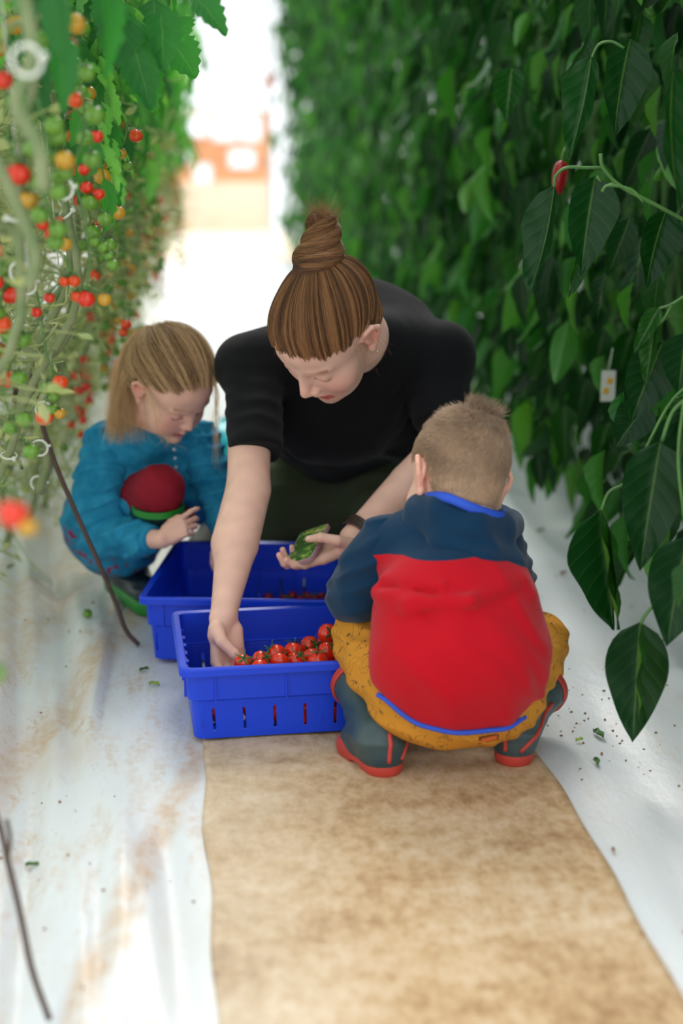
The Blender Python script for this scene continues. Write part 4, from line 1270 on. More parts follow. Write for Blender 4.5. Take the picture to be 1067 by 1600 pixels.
    s3.chain(pts3, [.022, .026, .030, .034, .032, .028, .022], .02)
    s3.chain([at(660, 820, 2.32), at(700, 850, 2.265), at(750, 872, 2.24), at(795, 880, 2.27)], [.030, .036, .038, .026], .03)
    s3.cone(at(665, 832, 2.32), at(715, 880, 2.25), .024, .022, .02)
    s3.func(None, None, lambda P: .006 * np.exp(-(seg_d(P, at(690, 832, 2.23), at(790, 862, 2.21)) / .009) ** 2) + .006 * np.exp(-(seg_d(P, at(650, 832, 2.28), at(760, 885, 2.2)) / .008) ** 2) - .0025 * snoise(P, 22, 6), 0, 'd')
    sdf_obj('hood', s3, .0034, navy, hd, rel=1)
    mb = MB(); lp = spline([p_ + V3(dx, -.55 * r_, r_ * .82 + .001) for p_, r_, dx in zip(pts3[1:6], (.028, .031, .035, .033, .029), (.008, .004, 0, -.004, -.01))], 24)
    mb.tube(lp, [.003] + [.0085] * 22 + [.003], 8); mb.build('hood_lining', blue, hd)
    # mustard trousers with a scribbled print
    must = mat('mustard_print', srgb(205, 140, 48), .85, spec=.2, bump=.2, bscale=800)
    N = must.node_tree.nodes; L = must.node_tree.links; bs = N['Principled BSDF']
    tc = N.new('ShaderNodeTexCoord'); nz = N.new('ShaderNodeTexNoise'); nz.inputs['Scale'].default_value = 34; nz.inputs['Detail'].default_value = 1.5; nz.inputs['Distortion'].default_value = 1.2
    L.new(tc.outputs['Object'], nz.inputs['Vector'])
    a1 = N.new('ShaderNodeMath'); a1.operation = 'SUBTRACT'; a1.inputs[1].default_value = .56; L.new(nz.outputs['Fac'], a1.inputs[0])
    a2 = N.new('ShaderNodeMath'); a2.operation = 'ABSOLUTE'; L.new(a1.outputs[0], a2.inputs[0])
    a3 = N.new('ShaderNodeMath'); a3.operation = 'LESS_THAN'; a3.inputs[1].default_value = .014; L.new(a2.outputs[0], a3.inputs[0])
    old = bs.inputs['Base Color'].links[0].from_socket; mx = N.new('ShaderNodeMix'); mx.data_type = 'RGBA'; mx.inputs['B'].default_value = (*srgb(95, 70, 48), 1)
    mm = N.new('ShaderNodeMath'); mm.operation = 'MULTIPLY'; mm.inputs[1].default_value = .8; L.new(a3.outputs[0], mm.inputs[0])
    L.new(mm.outputs[0], mx.inputs['Factor']); L.new(old, mx.inputs['A']); L.new(mx.outputs['Result'], bs.inputs['Base Color'])
    s = Sdf()
    s.ell(at(714, 1100, 2.265), (.142, .098, .070), .04)
    kL, kR = at(566, 992, 2.43), at(842, 1000, 2.43)
    s.chain([at(640, 1070, 2.29), at(590, 1040, 2.35), kL], [.068, .058, .047], .04); s.chain([at(785, 1070, 2.29), at(825, 1040, 2.35), kR], [.068, .056, .047], .04)
    s.chain([kL, at(560, 1062, 2.42)], [.046, .034], .03); s.chain([kR, at(848, 1068, 2.42)], [.044, .033], .03)
    s.func(None, None, lambda P: -.004 * folds(P, V3(.5, .3, 1), 60, 7) - .001 * snoise(P, 30, 2), 0, 'd')
    tr = sdf_obj('trousers', s, .0036, must, root, rel=1)
    # small woven patch
    pc = at(763, 1153, 2.17); ys = np.linspace(1.95, 2.4, 500); P = np.stack([np.full(500, pc[0]), ys, pc[2] + 0 * ys], 1)
    P = at(763, 1153, 2.0) + (at(763, 1153, 2.4) - at(763, 1153, 2.0)) * np.linspace(0, 1, 500)[:, None]
    d = s.eval(P); k = np.argmax(d < 0); pc = P[k]; e = 1e-3
    g = np.array([s.eval((pc + V3(*(e if i == j else 0 for j in range(3))))[None])[0] - s.eval((pc - V3(*(e if i == j else 0 for j in range(3))))[None])[0] for i in range(3)]); n = nrm(g)
    Rp = np.stack([nrm(np.cross(V3(-.12, 0, 1), n)), np.cross(n, nrm(np.cross(V3(-.12, 0, 1), n))), n], 1)
    mb = MB(); mb.box(pc + n * .0005, (.036, .017, .003), Rp); o = mb.build('patch', mat('brown_patch', srgb(120, 62, 30), .6), tr, smooth=False); o['label'] = 'small brown and orange woven patch'
    mb = MB(); mb.box(pc + n * .0015, (.028, .010, .003), Rp); mb.build('patch_face', mat('orange_patch', srgb(215, 105, 45), .6), tr, smooth=False)
    rub = mat('slate_rubber', srgb(38, 62, 72), .45, spec=.5, noise=.35, nscale=18, color2=srgb(66, 84, 84))
    rr_ = mat('faded_red_rubber', srgb(190, 62, 52), .55, noise=.12, nscale=20)
    wellington(root, 'boot', (.268, 2.255, 0), (.222, 2.345, 0), at(556, 1064, 2.42), .045, rub, rr_, rr_, .96, True, 'slate blue rubber boot with faded red sole and stripes', sh=.036)
    wellington(root, 'boot', (.500, 2.280, 0), (.532, 2.38, 0), at(850, 1074, 2.42), .043, rub, rr_, rr_, .98, True, 'slate blue rubber boot with faded red sole and stripes', sh=.036)
    # short hair
    r = np.random.default_rng(21); cc, rr = V3(0, -1.2, 4.2), V3(7.4, 9.0, 8.0)
    def hairy(q):
        """negative where hair grows, in head coordinates"""
        hz = 7.2 - .08 * q[..., 0] ** 2
        face = np.minimum(q[..., 1] - 1.0, hz - q[..., 2]); ear = np.minimum(q[..., 1] + 2.6, 3.2 - q[..., 2]); nape = -4.8 - q[..., 2]
        return np.maximum(np.maximum(face, ear), nape)
    skull = scalp(HR, HC, HU, True, .0006, 5.2); skull.cone((0, -2.5, 0), (0, -3.2, -4.5), 4.9, 4.4, 3); skull.p = skull.p[:-2] + [skull.p[-1], skull.p[-2]]
    s = Sdf(); s.p = list(skull.p)
    s.func(None, None, lambda P: np.full(len(P), -.0004), 0, 'd')
    s.func(HC - .2, HC + .2, lambda P: -hairy((P - HC) @ HR / HU) * HU * .8, .008, '-')
    sdf_obj('hair', s, .0026, HAIR, root, col=lambda V: np.tile(np.array(srgb(168, 136, 108)), (len(V), 1)) * (1 + .16 * snoise(V, 60, 2))[:, None])
    wh = nrm(V3(-.5, -5.5, 6.5)); cl = []; paths = []
    D = r.normal(size=(60000, 3)); D /= np.linalg.norm(D, axis=1)[:, None]
    O = HC + (cc * HU) @ HR.T; t_ = surf_along(skull, O, D @ HR.T); Pl = cc + D * (t_ / HU)[:, None]
    jit = r.normal(size=len(D)) * .25; ok = hairy(Pl) < jit
    for d, p in zip(D[ok][:19000], Pl[ok][:19000]):
        tang = d - wh; tang = tang - d * (tang @ d); tang = nrm(tang + np.cross(d, wh) * .5)
        if p[2] < 0: tang = nrm(tang * .3 + V3(0, 0, -1)); tang = tang - d * (tang @ d)
        top = np.clip((p[2] - 8.0) / 3, 0, 1); L = .65 + 1.5 * top + r.random() * .3
        if p[2] < -3: L *= .7
        if d @ wh > .975: tang = nrm(np.cross(d, r.normal(size=3)))
        tuft = math.exp(-np.linalg.norm(p - V3(1.0, -3.5, 11.5)) ** 2 / 6)
        if tuft > .3: tang = nrm(tang * .4 + V3(.0, -.3, .3)); L = 1.6 + r.random() * .8
        lift = .30 + .35 * tuft + .1 * r.random() + .15 * top
        t = np.linspace(0, 1, 6)[:, None]
        q = p + d * (.10 + lift * L * t * (1 - .5 * t)) + (tang + r.normal(size=3) * .16) * L * t
        paths.append(HC + (q * HU) @ HR.T); cl.append(np.clip(.60 - .5 * tuft + .28 * snoise(p[None], .35, 9)[0] + .1 * (1 - top) + .35 * math.exp(-np.linalg.norm(p - V3(-3.0, -2.0, 11.2)) ** 2 / 6), 0, 1))
    cols = hair_cols(len(paths), srgb(86, 62, 46), srgb(200, 170, 142), 5, 1.0, np.array(cl))
    strands('hair_strands', paths, .00030, HAIR, root, cols)


build_girl(); build_boy()

# ------------------------------------------------------------------ crates, fruit, small things on the ground
def rotz(a):
    c, s = math.cos(a), math.sin(a); return np.array([[c, -s, 0], [s, c, 0], [0, 0, 1.]])


BLUE = mat('blue_plastic', srgb(0, 62, 214), .42, spec=.5, bump=.05, bscale=300)


def crate(corner, L, W, ang, label, H=.14):
    """open tray: tapering walls with a step and slots, an outward lip with a turned-down edge"""
    R = rotz(ang); root = empty('crate', tuple(np.asarray(corner) + R @ V3(L / 2, W / 2, 0) + V3(0, 0, .005)))
    tagx(root, label, 'crate', None)
    base = np.asarray(corner, float) + V3(0, 0, .005)
    nsl = 8 if L > W else 5; nsw = 4 if L > W else 7
    def side(n_slots, ln):
        t = []
        for k in range(n_slots):
            c = .5 + (k - (n_slots - 1) / 2) * .060 / (ln - .04)
            t += [(c - .003 / ln, 0), (c + .003 / ln, 1)]
        ts = [0.0]; fl = []
        for v, f in t: ts.append(v); fl.append(0 if f == 0 else 1)
        ts.append(1.0); fl.append(0)
        return ts, fl            # fl[i]: is the segment ending at ts[i+1] a slot
    prof = [(.021, 0.0, .020), (.020, .016, .02), (.0175, .058, .02), (.016, .074, .02), (.011, .077, .018), (.009, .120, .016), (.009, .1385, .016), (.0, .140, .016), (-.001, .138, .016), (-.001, .126, .016)]
    def ring(inset, z, rad):
        P = []; S = []
        a, b = L - 2 * inset, W - 2 * inset
        cs = [(a - rad, rad, -90), (a - rad, b - rad, 0), (rad, b - rad, 90), (rad, rad, 180)]
        sd = [side(nsl, L), side(nsw, W), side(nsl, L), side(nsw, W)]
        st = [((rad, 0), (a - rad, 0)), ((a, rad), (a, b - rad)), ((a - rad, b), (rad, b)), ((0, b - rad), (0, rad))]
        for k in range(4):
            (x0, y0), (x1, y1) = st[k]; ts, fl = sd[k]
            for i, t in enumerate(ts):
                P.append((x0 + (x1 - x0) * t + inset, y0 + (y1 - y0) * t + inset, z)); S.append(fl[i] if i < len(fl) else 0)
            cx, cy, a0 = cs[k]
            for j in range(1, 4):
                th = math.radians(a0 + 90 * j / 4); P.append((cx + rad * math.cos(th) + inset, cy + rad * math.sin(th) + inset, z)); S.append(0)
        return np.array(P), S
    V = []; F = []; n = None
    for k, (i_, z, r_) in enumerate(prof):
        P, S = ring(i_, z, r_); n = len(P); V.append(P)
        if k:
            for j in range(n):
                if k == 2 and S[j]: continue
                a = (k - 1) * n + j; b = (k - 1) * n + (j + 1) % n; F.append((a, b, b + n, a + n))
    V = np.concatenate(V); c = len(V); V = np.concatenate([V, [[L / 2, W / 2, 0]]])
    F += [((j + 1) % n, j, c) for j in range(n)]
    o = link('shell', mesh_np('shell', V @ R.T + base, F, smooth=False), root, BLUE)
    sm = o.modifiers.new('s', 'SOLIDIFY'); sm.thickness = .0026; sm.offset = -1
    bv = o.modifiers.new('b', 'BEVEL'); bv.width = .0009; bv.segments = 2; bv.limit_method = 'ANGLE'
    mb = MB()
    def bx(x, y, z, dx, dy, dz): mb.box(base + R @ V3(x, y, z), (dx, dy, dz), R)
    for t in np.linspace(.12, .88, 4):           # upright ribs outside the upper wall
        for y_ in (.0085, W - .0085): bx(L * t, y_, .100, .0025, .005, .050)
        for x_ in (.0085, L - .0085): bx(x_, W * t, .100, .005, .0025, .050)
    for t in np.linspace(.10, .90, 7):           # lugs along the inside of the short walls
        for x_ in ((.0150, L - .0150) if L > W else ()): bx(x_, W * t, .112, .008, .016, .0035); bx(x_ + (.002 if x_ < .1 else -.002), W * t, .085, .006, .016, .003)
    for t in np.linspace(.07, .93, 5):           # inside ribs and the ledge at the step
        for y_ in (.0205, W - .0205): bx(L * t, y_, .05, .003, .005, .060)
    for y_ in (.0165, W - .0165): bx(L / 2, y_, .0775, L - .05, .005, .0022)
    for x_ in (.0165, L - .0165): bx(x_, W / 2, .0775, .005, W - .05, .0022)
    for t in np.linspace(.15, .85, 6): bx(L * t, W / 2, .003, .002, W - .08, .003)
    mb.build('rib', BLUE, root, smooth=False)
    return root, R, base


RED = mat('ripe_skin', srgb(236, 62, 20), .16, spec=.5, noise=.35, nscale=25, color2=srgb(216, 32, 14), coat=.3)
DRED = mat('dark_ripe_skin', srgb(165, 14, 20), .2, spec=.6, noise=.3, nscale=25)
ORNG = mat('orange_skin', srgb(238, 92, 20), .18, spec=.6, noise=.4, nscale=30, color2=srgb(225, 60, 18), sss=.1)
YGRN = mat('turning_skin', srgb(185, 170, 40), .2, spec=.6, noise=.5, nscale=30, color2=srgb(215, 130, 40), sss=.1)
GRNF = mat('unripe_skin', srgb(86, 136, 34), .2, spec=.6, noise=.4, nscale=30, color2=srgb(118, 165, 56), sss=.15)
CALX = mat('sepal_green', srgb(58, 98, 40), .6)


def tomato_mesh(name, m, lobes=5, with_calyx=True, n=16):
    """unit radius, stalk end up"""
    mb = MB(); prof = []
    for k in range(n // 2 + 1):
        a = math.pi * k / (n // 2); r = math.sin(a); z = -math.cos(a) * .92
        z -= .10 * math.exp(-(r / .28) ** 2) * (z > 0)
        prof.append((max(r, .001), z))
    mb.lathe(prof, n)
    V = mb.v[0]; th = np.arctan2(V[:, 1], V[:, 0]); rr = np.hypot(V[:, 0], V[:, 1]); f = 1 + .025 * np.cos(th * lobes) * rr * (V[:, 2] > -.5)
    mb.v[0] = V * np.stack([f, f, np.ones(len(f))], 1)
    c = calyx_mb() if with_calyx else None
    if c is not None:
        for v in c.v: pass
        mb.add(np.concatenate(c.v), c.f, 1)
    return mb.data(name, True, [m, CALX] if with_calyx else [m])


def calyx_mb():
    mb = MB()
    for k in range(5):
        a = 2 * math.pi * k / 5 + .2; d = V3(math.cos(a), math.sin(a), 0); s = V3(-math.sin(a), math.cos(a), 0)
        P = []
        for t, w, z in ((0, .10, .84), (.3, .13, .90), (.6, .10, .92), (.9, .05, .98 + .12 * math.sin(k * 2)), (1.1, .008, 1.10 + .2 * math.sin(k * 3))):
            P += [d * t + s * w + V3(0, 0, z - .03), d * t + V3(0, 0, z + .03), d * t - s * w + V3(0, 0, z - .03)]
        mb.add(P, [(3 * i + j, 3 * i + 3 + j, 3 * i + 4 + j, 3 * i + 1 + j) for i in range(4) for j in range(2)])
    mb.tube([(0, 0, .8), (.03, 0, 1.1), (.12, .03, 1.45)], [.07, .06, .08], 6)
    return mb


TM = {k: tomato_mesh('tomato', m) for k, m in (('red', RED), ('dred', DRED), ('orange', ORNG), ('turning', YGRN), ('green', GRNF))}
TM_PLAIN = {k: tomato_mesh('tomato', m, with_calyx=False) for k, m in (('red', RED), ('dred', DRED), ('orange', ORNG), ('turning', YGRN), ('green', GRNF))}
CAL = calyx_mb().data('calyx', True, [CALX])


def loose_tomato(p, r, kind, label, group=None, tilt=None, rs=None, calyx=True, name='tomato', cat='tomato'):
    rs = rs or random
    o = bpy.data.objects.new(name, TM_PLAIN[kind]); COL.objects.link(o); o.location = tuple(p); o.scale = (r, r, r)
    o.rotation_euler = (rs.uniform(-1.1, 1.1), rs.uniform(-1.1, 1.1), rs.uniform(0, 6.28)) if tilt is None else tilt
    tagx(o, label, cat, group)
    if calyx:
        c = bpy.data.objects.new('calyx', CAL); COL.objects.link(c); c.parent = o
    return o


def build_crates():
    A1 = math.radians(4.0); c1 = (-.076, 2.388, .002)
    r1, R1, b1 = crate(c1, .50, .345, A1, 'blue plastic crate in front, half full of large red tomatoes')
    A2 = math.radians(-8.0); c2 = (-.172, 2.838, .002)
    r2, R2, b2 = crate(c2, .395, .465, A2, 'blue plastic crate behind the other, nearly empty, by the girl')
    rs = random.Random(4)
    hero = [((510, 988), .0195, 'large glossy red tomato on top of the pile beside the boy'),
            ((372, 1032), .0175, 'red tomato pinched by the woman\'s fingers in the front crate')]
    placed = []
    hx = at(512, 990, 2.60); hx = V3(hx[0], 2.60, hx[2]); placed.append((hx, .0200)); loose_tomato(hx, .0200, 'red', hero[0][2], None, (1.25, .5, .3), rs)
    h2 = at(380, 1036, 2.475); placed.append((h2, .0175)); loose_tomato(h2, .0175, 'red', hero[1][2], None, (.6, .1, 0), rs)
    # explicit ones seen on the surface of the pile, then fill below and around
    seen = [((408, 1031), 2.50), ((432, 1022), 2.56), ((436, 1034), 2.49), ((458, 1018), 2.58), ((462, 1033), 2.51), ((484, 1009), 2.62), ((487, 1027), 2.54), ((512, 1018), 2.56), ((497, 1034), 2.48), ((527, 1003), 2.62), ((398, 1042), 2.46), ((536, 1022), 2.54)]
    ordn = ['first', 'second', 'third', 'fourth', 'fifth', 'sixth', 'seventh', 'eighth', 'ninth', 'tenth', 'eleventh', 'last']; seen.sort(key=lambda q: q[0][0]); kk = 0
    for (x, y), Y in seen:
        p = at(x, y, Y); r_ = rs.uniform(.0175, .0200)
        for _ in range(3):
            for q, rq in placed:
                d = p - q; l = np.linalg.norm(d)
                if l < r_ + rq: p = p + d / l * (r_ + rq - l)
        placed.append((p, r_)); loose_tomato(p, r_, 'red', 'ripe red tomato on top of the front pile, the %s counted from the woman\'s fingers' % ordn[kk], 'ripe tomatoes in the front crate', (rs.uniform(-1.2, .2), rs.uniform(-.6, .9), rs.uniform(0, 6)), rs); kk += 1
    tries = 0; k = 0
    while tries < 9000 and k < 105:
        tries += 1
        r_ = rs.uniform(.017, .020); u = rs.uniform(.055, .445); v = rs.uniform(.055, .295)
        top = .040 + .065 * np.clip((u - .08) / .25, 0, 1)
        lay = rs.choice([.0215, .0215, .052, .082]); v = rs.uniform(.040, .06) if rs.random() < .45 else v; top = max(top, .052 if v < .07 else 0); z = lay + rs.uniform(-.001, .004)
        if z > top - .012: continue
        p = b1 + R1 @ V3(u, v, 0); p[2] = z + .004
        if any(np.linalg.norm(p - q) < (r_ + rq) * .96 for q, rq in placed): continue
        if np.linalg.norm((p - (at(352, 1030, 2.5)))[:2]) < .075 and z > .03: continue
        placed.append((p, r_)); k += 1
        loose_tomato(p, r_, 'red', 'ripe red tomato lying low in the pile in the front crate', 'ripe tomatoes low in the front crate', None, rs, calyx=False)
    pl2 = []
    for x, y in ((419, 934), (444, 937), (457, 930), (471, 938), (470, 923), (481, 929), (492, 936), (490, 921), (503, 929), (510, 938), (508, 922), (458, 941), (484, 942)):
        p = at_z(x, y, .024); r_ = rs.uniform(.0125, .0145)
        for _ in range(4):
            for q in pl2:
                d = p - q; d[2] = 0; l = np.linalg.norm(d)
                if l < .028: p = p + (d / max(l, 1e-4)) * (.028 - l)
        p[2] = .007 + .0026 + r_; pl2.append(p)
        lab = 'single dark red cherry tomato lying apart in the rear crate' if x == 419 else 'dark red cherry tomato in the small heap in the rear crate'
        loose_tomato(p, r_, 'dred', lab, None if x == 419 else 'cherry tomatoes in the rear crate', None, rs)


def build_ground_bits():
    brown = mat('brown_wire', srgb(82, 62, 52), .55, noise=.2, nscale=40)
    mb = MB(); P = [at(22, 628, 2.99), at(27, 600, 2.99), at(40, 582, 2.98), at(54, 600, 2.975), at(61, 645, 2.975), at(84, 718, 2.972), at(116, 795, 2.97), at(152, 875, 2.97), at(180, 940, 2.97), at(197, 985, 2.97), at(217, 1009, 2.965)]
    P[-1][2] = .002
    mb.tube(spline(P, 50), .0052, 8); o = mb.build('stake', brown, None); tagx(o, 'tall thin brown hooked stake standing by the squatting girl', 'stake')
    mb = MB(); P = [at(-25, 1235, 1.80), at(-2, 1285, 1.76), at(12, 1345, 1.70), at(30, 1420, 1.65), at(50, 1515, 1.60), at(78, 1602, 1.56)]
    P[-1][2] = .0
    mb.tube(spline(P, 30), .0042, 8); mb.tube(spline([at(12, 1345, 1.70), at(16, 1310, 1.69), at(10, 1280, 1.69)], 6), .003, 6)
    o = mb.build('stake', brown, None); tagx(o, 'dark curved stake in the near corner of the white film', 'stake')
    # knotty ground end of the stake
    leafm = mat('wilted_green', srgb(74, 120, 52), .6, transl=.2); dry = mat('dry_brown', srgb(142, 104, 74), .8)
    yg = mat('pale_green_bit', srgb(140, 175, 60), .6)
    rs = np.random.default_rng(3)
    def scrap(x, y, size, m, label, cat='leaf', kind='leaf_scrap'):
        p = at_z(x, y, 0); p[2] = float(ground_h(p[0], p[1])) + .003; n = 5; V = []; F = []
        a0 = rs.uniform(0, 6.28); c, s_ = math.cos(a0), math.sin(a0)
        for i in range(n + 1):
            t = i / n; w = math.sin(math.pi * min(.98, t * .9 + .05)) * .45 * (1 + .3 * math.sin(i * 2.3))
            for j in (-1, 0, 1):
                lx = (t - .5); ly = j * w * .5
                V.append((p[0] + size * (lx * c - ly * s_), p[1] + size * (lx * s_ + ly * c), p[2] + size * (.18 * abs(j) * (1 + .5 * math.sin(i * 1.7)) + .12 * math.sin(t * 3))))
        for i in range(n):
            for j in range(2): a = i * 3 + j; F.append((a, a + 1, a + 4, a + 3))
        o = link(kind, mesh_np(kind, V, F), None, m); sm = o.modifiers.new('s', 'SOLIDIFY'); sm.thickness = .0006
        tagx(o, label, cat)
    scrap(845, 826, .028, leafm, 'small green leaf scrap on the white film beside the boy\'s hood')
    scrap(932, 1192, .026, leafm, 'torn green leaf scrap closest to the mat, under the hanging leaves')
    scrap(935, 1144, .034, leafm, 'long green leaf shred lying with beige crumbs on the film')
    scrap(905, 1156, .018, yg, 'pale leaf crumb beside the long green shred')
    scrap(225, 1047, .022, leafm, 'curled leaf scrap just below the foot of the hooked stake')
    scrap(241, 1070, .024, yg, 'yellow green leaf scrap beside the rear crate')
    scrap(50, 1331, .022, leafm, 'green leaf scrap on the brown stain at the near edge of the film')
    scrap(18, 898, .024, leafm, 'green leaf scrap on the film below the tomato vines')
    scrap(958, 1328, .014, dry, 'brown leaf crumb on the film beyond the mat edge')
    scrap(880, 893, .026, dry, 'narrow brown leaf scrap on the film to the right of the boy')
    scrap(864, 1088, .018, dry, 'brown leaf crumb beside the boy\'s boot')
    p = at_z(137, 968, 0); p[2] = float(ground_h(p[0], p[1])) + .012
    loose_tomato(p, .011, 'green', 'tiny green tomato fallen on the film left of the girl\'s boot', None, (.3, .2, 0))
    p = at_z(860, 1098, 0); p[2] = float(ground_h(p[0], p[1])) + .008
    loose_tomato(p, .009, 'green', 'small pale green tomato fallen on the film behind the boy', None, (.3, .2, 0))
    # crumbs of soil
    mb = MB(); 
    for i in range(190):
        if rs.random() < .3: x, y = .68 + rs.normal() * .06, 2.42 + rs.normal() * .13
        elif rs.random() < .4: x, y = rs.uniform(.60, 1.1), rs.uniform(1.7, 3.8)
        else: x, y = rs.uniform(-.7, -.05), rs.uniform(1.55, 3.6)
        if -.3 < x < -.03 and 2.3 < y < 3.5: continue
        z = float(ground_h(x, y)); r_ = rs.uniform(.0010, .003) ; k = rs.uniform(.6, 1.5, 3)
        mb.add(np.array([(1, 0, 0), (-1, 0, 0), (0, 1, 0), (0, -1, 0), (0, 0, 1), (0, 0, -1)]) * r_ * k + V3(x, y, z + r_ * .6), [(0, 2, 4), (2, 1, 4), (1, 3, 4), (3, 0, 4), (2, 0, 5), (1, 2, 5), (3, 1, 5), (0, 3, 5)])
    o = mb.build('soil_crumbs', dry, None); tagx(o, 'brown soil crumbs scattered over the white film', 'soil', None, 'stuff')
    # turquoise bundle behind
    s = Sdf(); c = at(440, 700, 5.1)
    s.ell((.16, 5.2, .04), (.18, .13, .09), .03); s.ell((.25, 5.15, .05), (.08, .11, .12), .03); s.ell((.03, 5.15, .03), (.09, .1, .08), .03)
    s.func(None, None, lambda P: -.02 * folds(P, V3(.6, .3, .7), 26, 3, .9) - .008 * snoise(P, 10, 5), 0, 'd'); s.plane((0, 0, .004), (0, 0, -1))
    o = sdf_obj('plastic_bag', s, .008, mat('turquoise_film', srgb(20, 190, 205), .35), None, rel=1); tagx(o, 'crumpled turquoise plastic bag on the ground behind the woman', 'bag')
    # clear film offcut by the girl
    V = []; F = []
    for i in range(14):
        for j in range(5):
            t = i / 13; p = at_z(48 + 130 * t, 902 + 12 * math.sin(t * 3) + (j - 2) * 6, 0); V.append((p[0], p[1], float(ground_h(p[0], p[1])) + .008 + .012 * math.sin(j * 1.1 + t * 4) ** 2))
    for i in range(13):
        for j in range(4): a = i * 5 + j; F.append((a, a + 1, a + 6, a + 5))
    m = mat('clear_film', srgb(200, 215, 215), .08); b = m.node_tree.nodes['Principled BSDF']; b.inputs['Transmission Weight'].default_value = .7; b.inputs['Alpha'].default_value = .5
    o = link('film_offcut', mesh_np('film_offcut', V, F), None, m); tagx(o, 'strip of clear plastic film lying on the ground behind the girl\'s boots', 'plastic film')


build_crates(); build_ground_bits()

# ------------------------------------------------------------------ plants
def instance(tV, tF, M, S):
    """many transformed copies of one template in one mesh: M (n,3,3) frames, S (n,3) positions"""
    n = len(M); k = len(tV)
    V = np.einsum('nij,kj->nki', M, tV) + S[:, None, :]
    F = (tF[None] + (np.arange(n) * k)[:, None, None]).reshape(-1, tF.shape[1])
    return V.reshape(-1, 3), F


def leaf_tpl(nl, nw, width=.46, fold=.5, droop=.25, shape='ovate', wave=.03):
    """leaf of unit length: x across, y along to the tip, z up from the blade; u,v for the veins"""
    V = []; U = []
    for i in range(nl + 1):
        t = i / nl
        if shape == 'ovate': w = width * .5 * (math.sin(math.pi * min(t ** .72, 1)) ** .8 if 0 < t < 1 else 0) * (1 - .35 * t) * 1.25
        else: w = width * .5 * (math.sin(math.pi * t ** .8) ** .7 if 0 < t < 1 else 0)
        w = max(w, .004)
        for j in range(nw + 1):
            a = 2 * j / nw - 1; x = a * w
            V.append((x, t - .5 * droop * t * t * .4, abs(x) * fold - droop * t * t + wave * math.sin(t * 14 + a * 3) * abs(a))); U.append((a, t))
    F = [(i * (nw + 1) + j, i * (nw + 1) + j + 1, (i + 1) * (nw + 1) + j + 1, (i + 1) * (nw + 1) + j) for i in range(nl) for j in range(nw)]
    return np.array(V), np.array(F), np.array(U)


def leaf_mat(name, c, under, rough=.33, vein=(.25, .42, .12), transl=.22, spec=.5, varamt=.35):
    m = bpy.data.materials.new(name); m.use_nodes = True; N = m.node_tree.nodes; L = m.node_tree.links; b = N['Principled BSDF']
    b.inputs['Roughness'].default_value = rough; b.inputs['Specular IOR Level'].default_value = spec
    def attr(n):
        a = N.new('ShaderNodeAttribute'); a.attribute_name = n; return a.outputs['Fac']
    def mt(op, a, c_=None):
        q = N.new('ShaderNodeMath'); q.operation = op
        for i, v in enumerate((a, c_)):
            if v is None: continue
            if isinstance(v, (int, float)): q.inputs[i].default_value = v
            else: L.new(v, q.inputs[i])
        return q.outputs[0]
    lu, lv = attr('lu'), attr('lv'); au = mt('ABSOLUTE', lu)
    mid = mt('LESS_THAN', au, .045)
    s = mt('SINE', mt('MULTIPLY', mt('SUBTRACT', lv, mt('MULTIPLY', au, .22)), 46.0)); side = mt('MULTIPLY', mt('GREATER_THAN', s, .95), .18)
    vn = mt('MINIMUM', mt('ADD', mt('MULTIPLY', mid, .8), side), 1)
    geo = N.new('ShaderNodeNewGeometry')
    m1 = N.new('ShaderNodeMix'); m1.data_type = 'RGBA'; m1.inputs['A'].default_value = (*c, 1); m1.inputs['B'].default_value = (*under, 1); L.new(geo.outputs['Backfacing'], m1.inputs['Factor'])
    hv = N.new('ShaderNodeHueSaturation'); L.new(m1.outputs['Result'], hv.inputs['Color'])
    rd = attr('lr'); mr = N.new('ShaderNodeMapRange'); mr.inputs['To Min'].default_value = 1 - varamt; mr.inputs['To Max'].default_value = 1 + varamt * 1.6; L.new(rd, mr.inputs['Value']); L.new(mr.outputs[0], hv.inputs['Value'])
    mh = N.new('ShaderNodeMapRange'); mh.inputs['To Min'].default_value = .515; mh.inputs['To Max'].default_value = .475; L.new(rd, mh.inputs['Value']); L.new(mh.outputs[0], hv.inputs['Hue'])
    m2 = N.new('ShaderNodeMix'); m2.data_type = 'RGBA'; L.new(mt('MULTIPLY', vn, .22), m2.inputs['Factor']); L.new(hv.outputs[0], m2.inputs['A']); m2.inputs['B'].default_value = (*vein, 1)
    L.new(m2.outputs['Result'], b.inputs['Base Color'])
    bp = N.new('ShaderNodeBump'); bp.inputs['Strength'].default_value = .14; bp.inputs['Distance'].default_value = .002; L.new(s, bp.inputs['Height']); L.new(bp.outputs[0], b.inputs['Normal'])
    t = N.new('ShaderNodeBsdfTranslucent'); vm = N.new('ShaderNodeVectorMath'); vm.operation = 'MULTIPLY'; vm.inputs[1].default_value = (2.2, 2.4, .8)
    L.new(m2.outputs['Result'], vm.inputs[0]); L.new(vm.outputs[0], t.inputs['Color'])
    mx = N.new('ShaderNodeMixShader'); mx.inputs[0].default_value = transl; L.new(b.outputs[0], mx.inputs[1]); L.new(t.outputs[0], mx.inputs[2]); L.new(mx.outputs[0], N['Material Output'].inputs['Surface'])
    return m


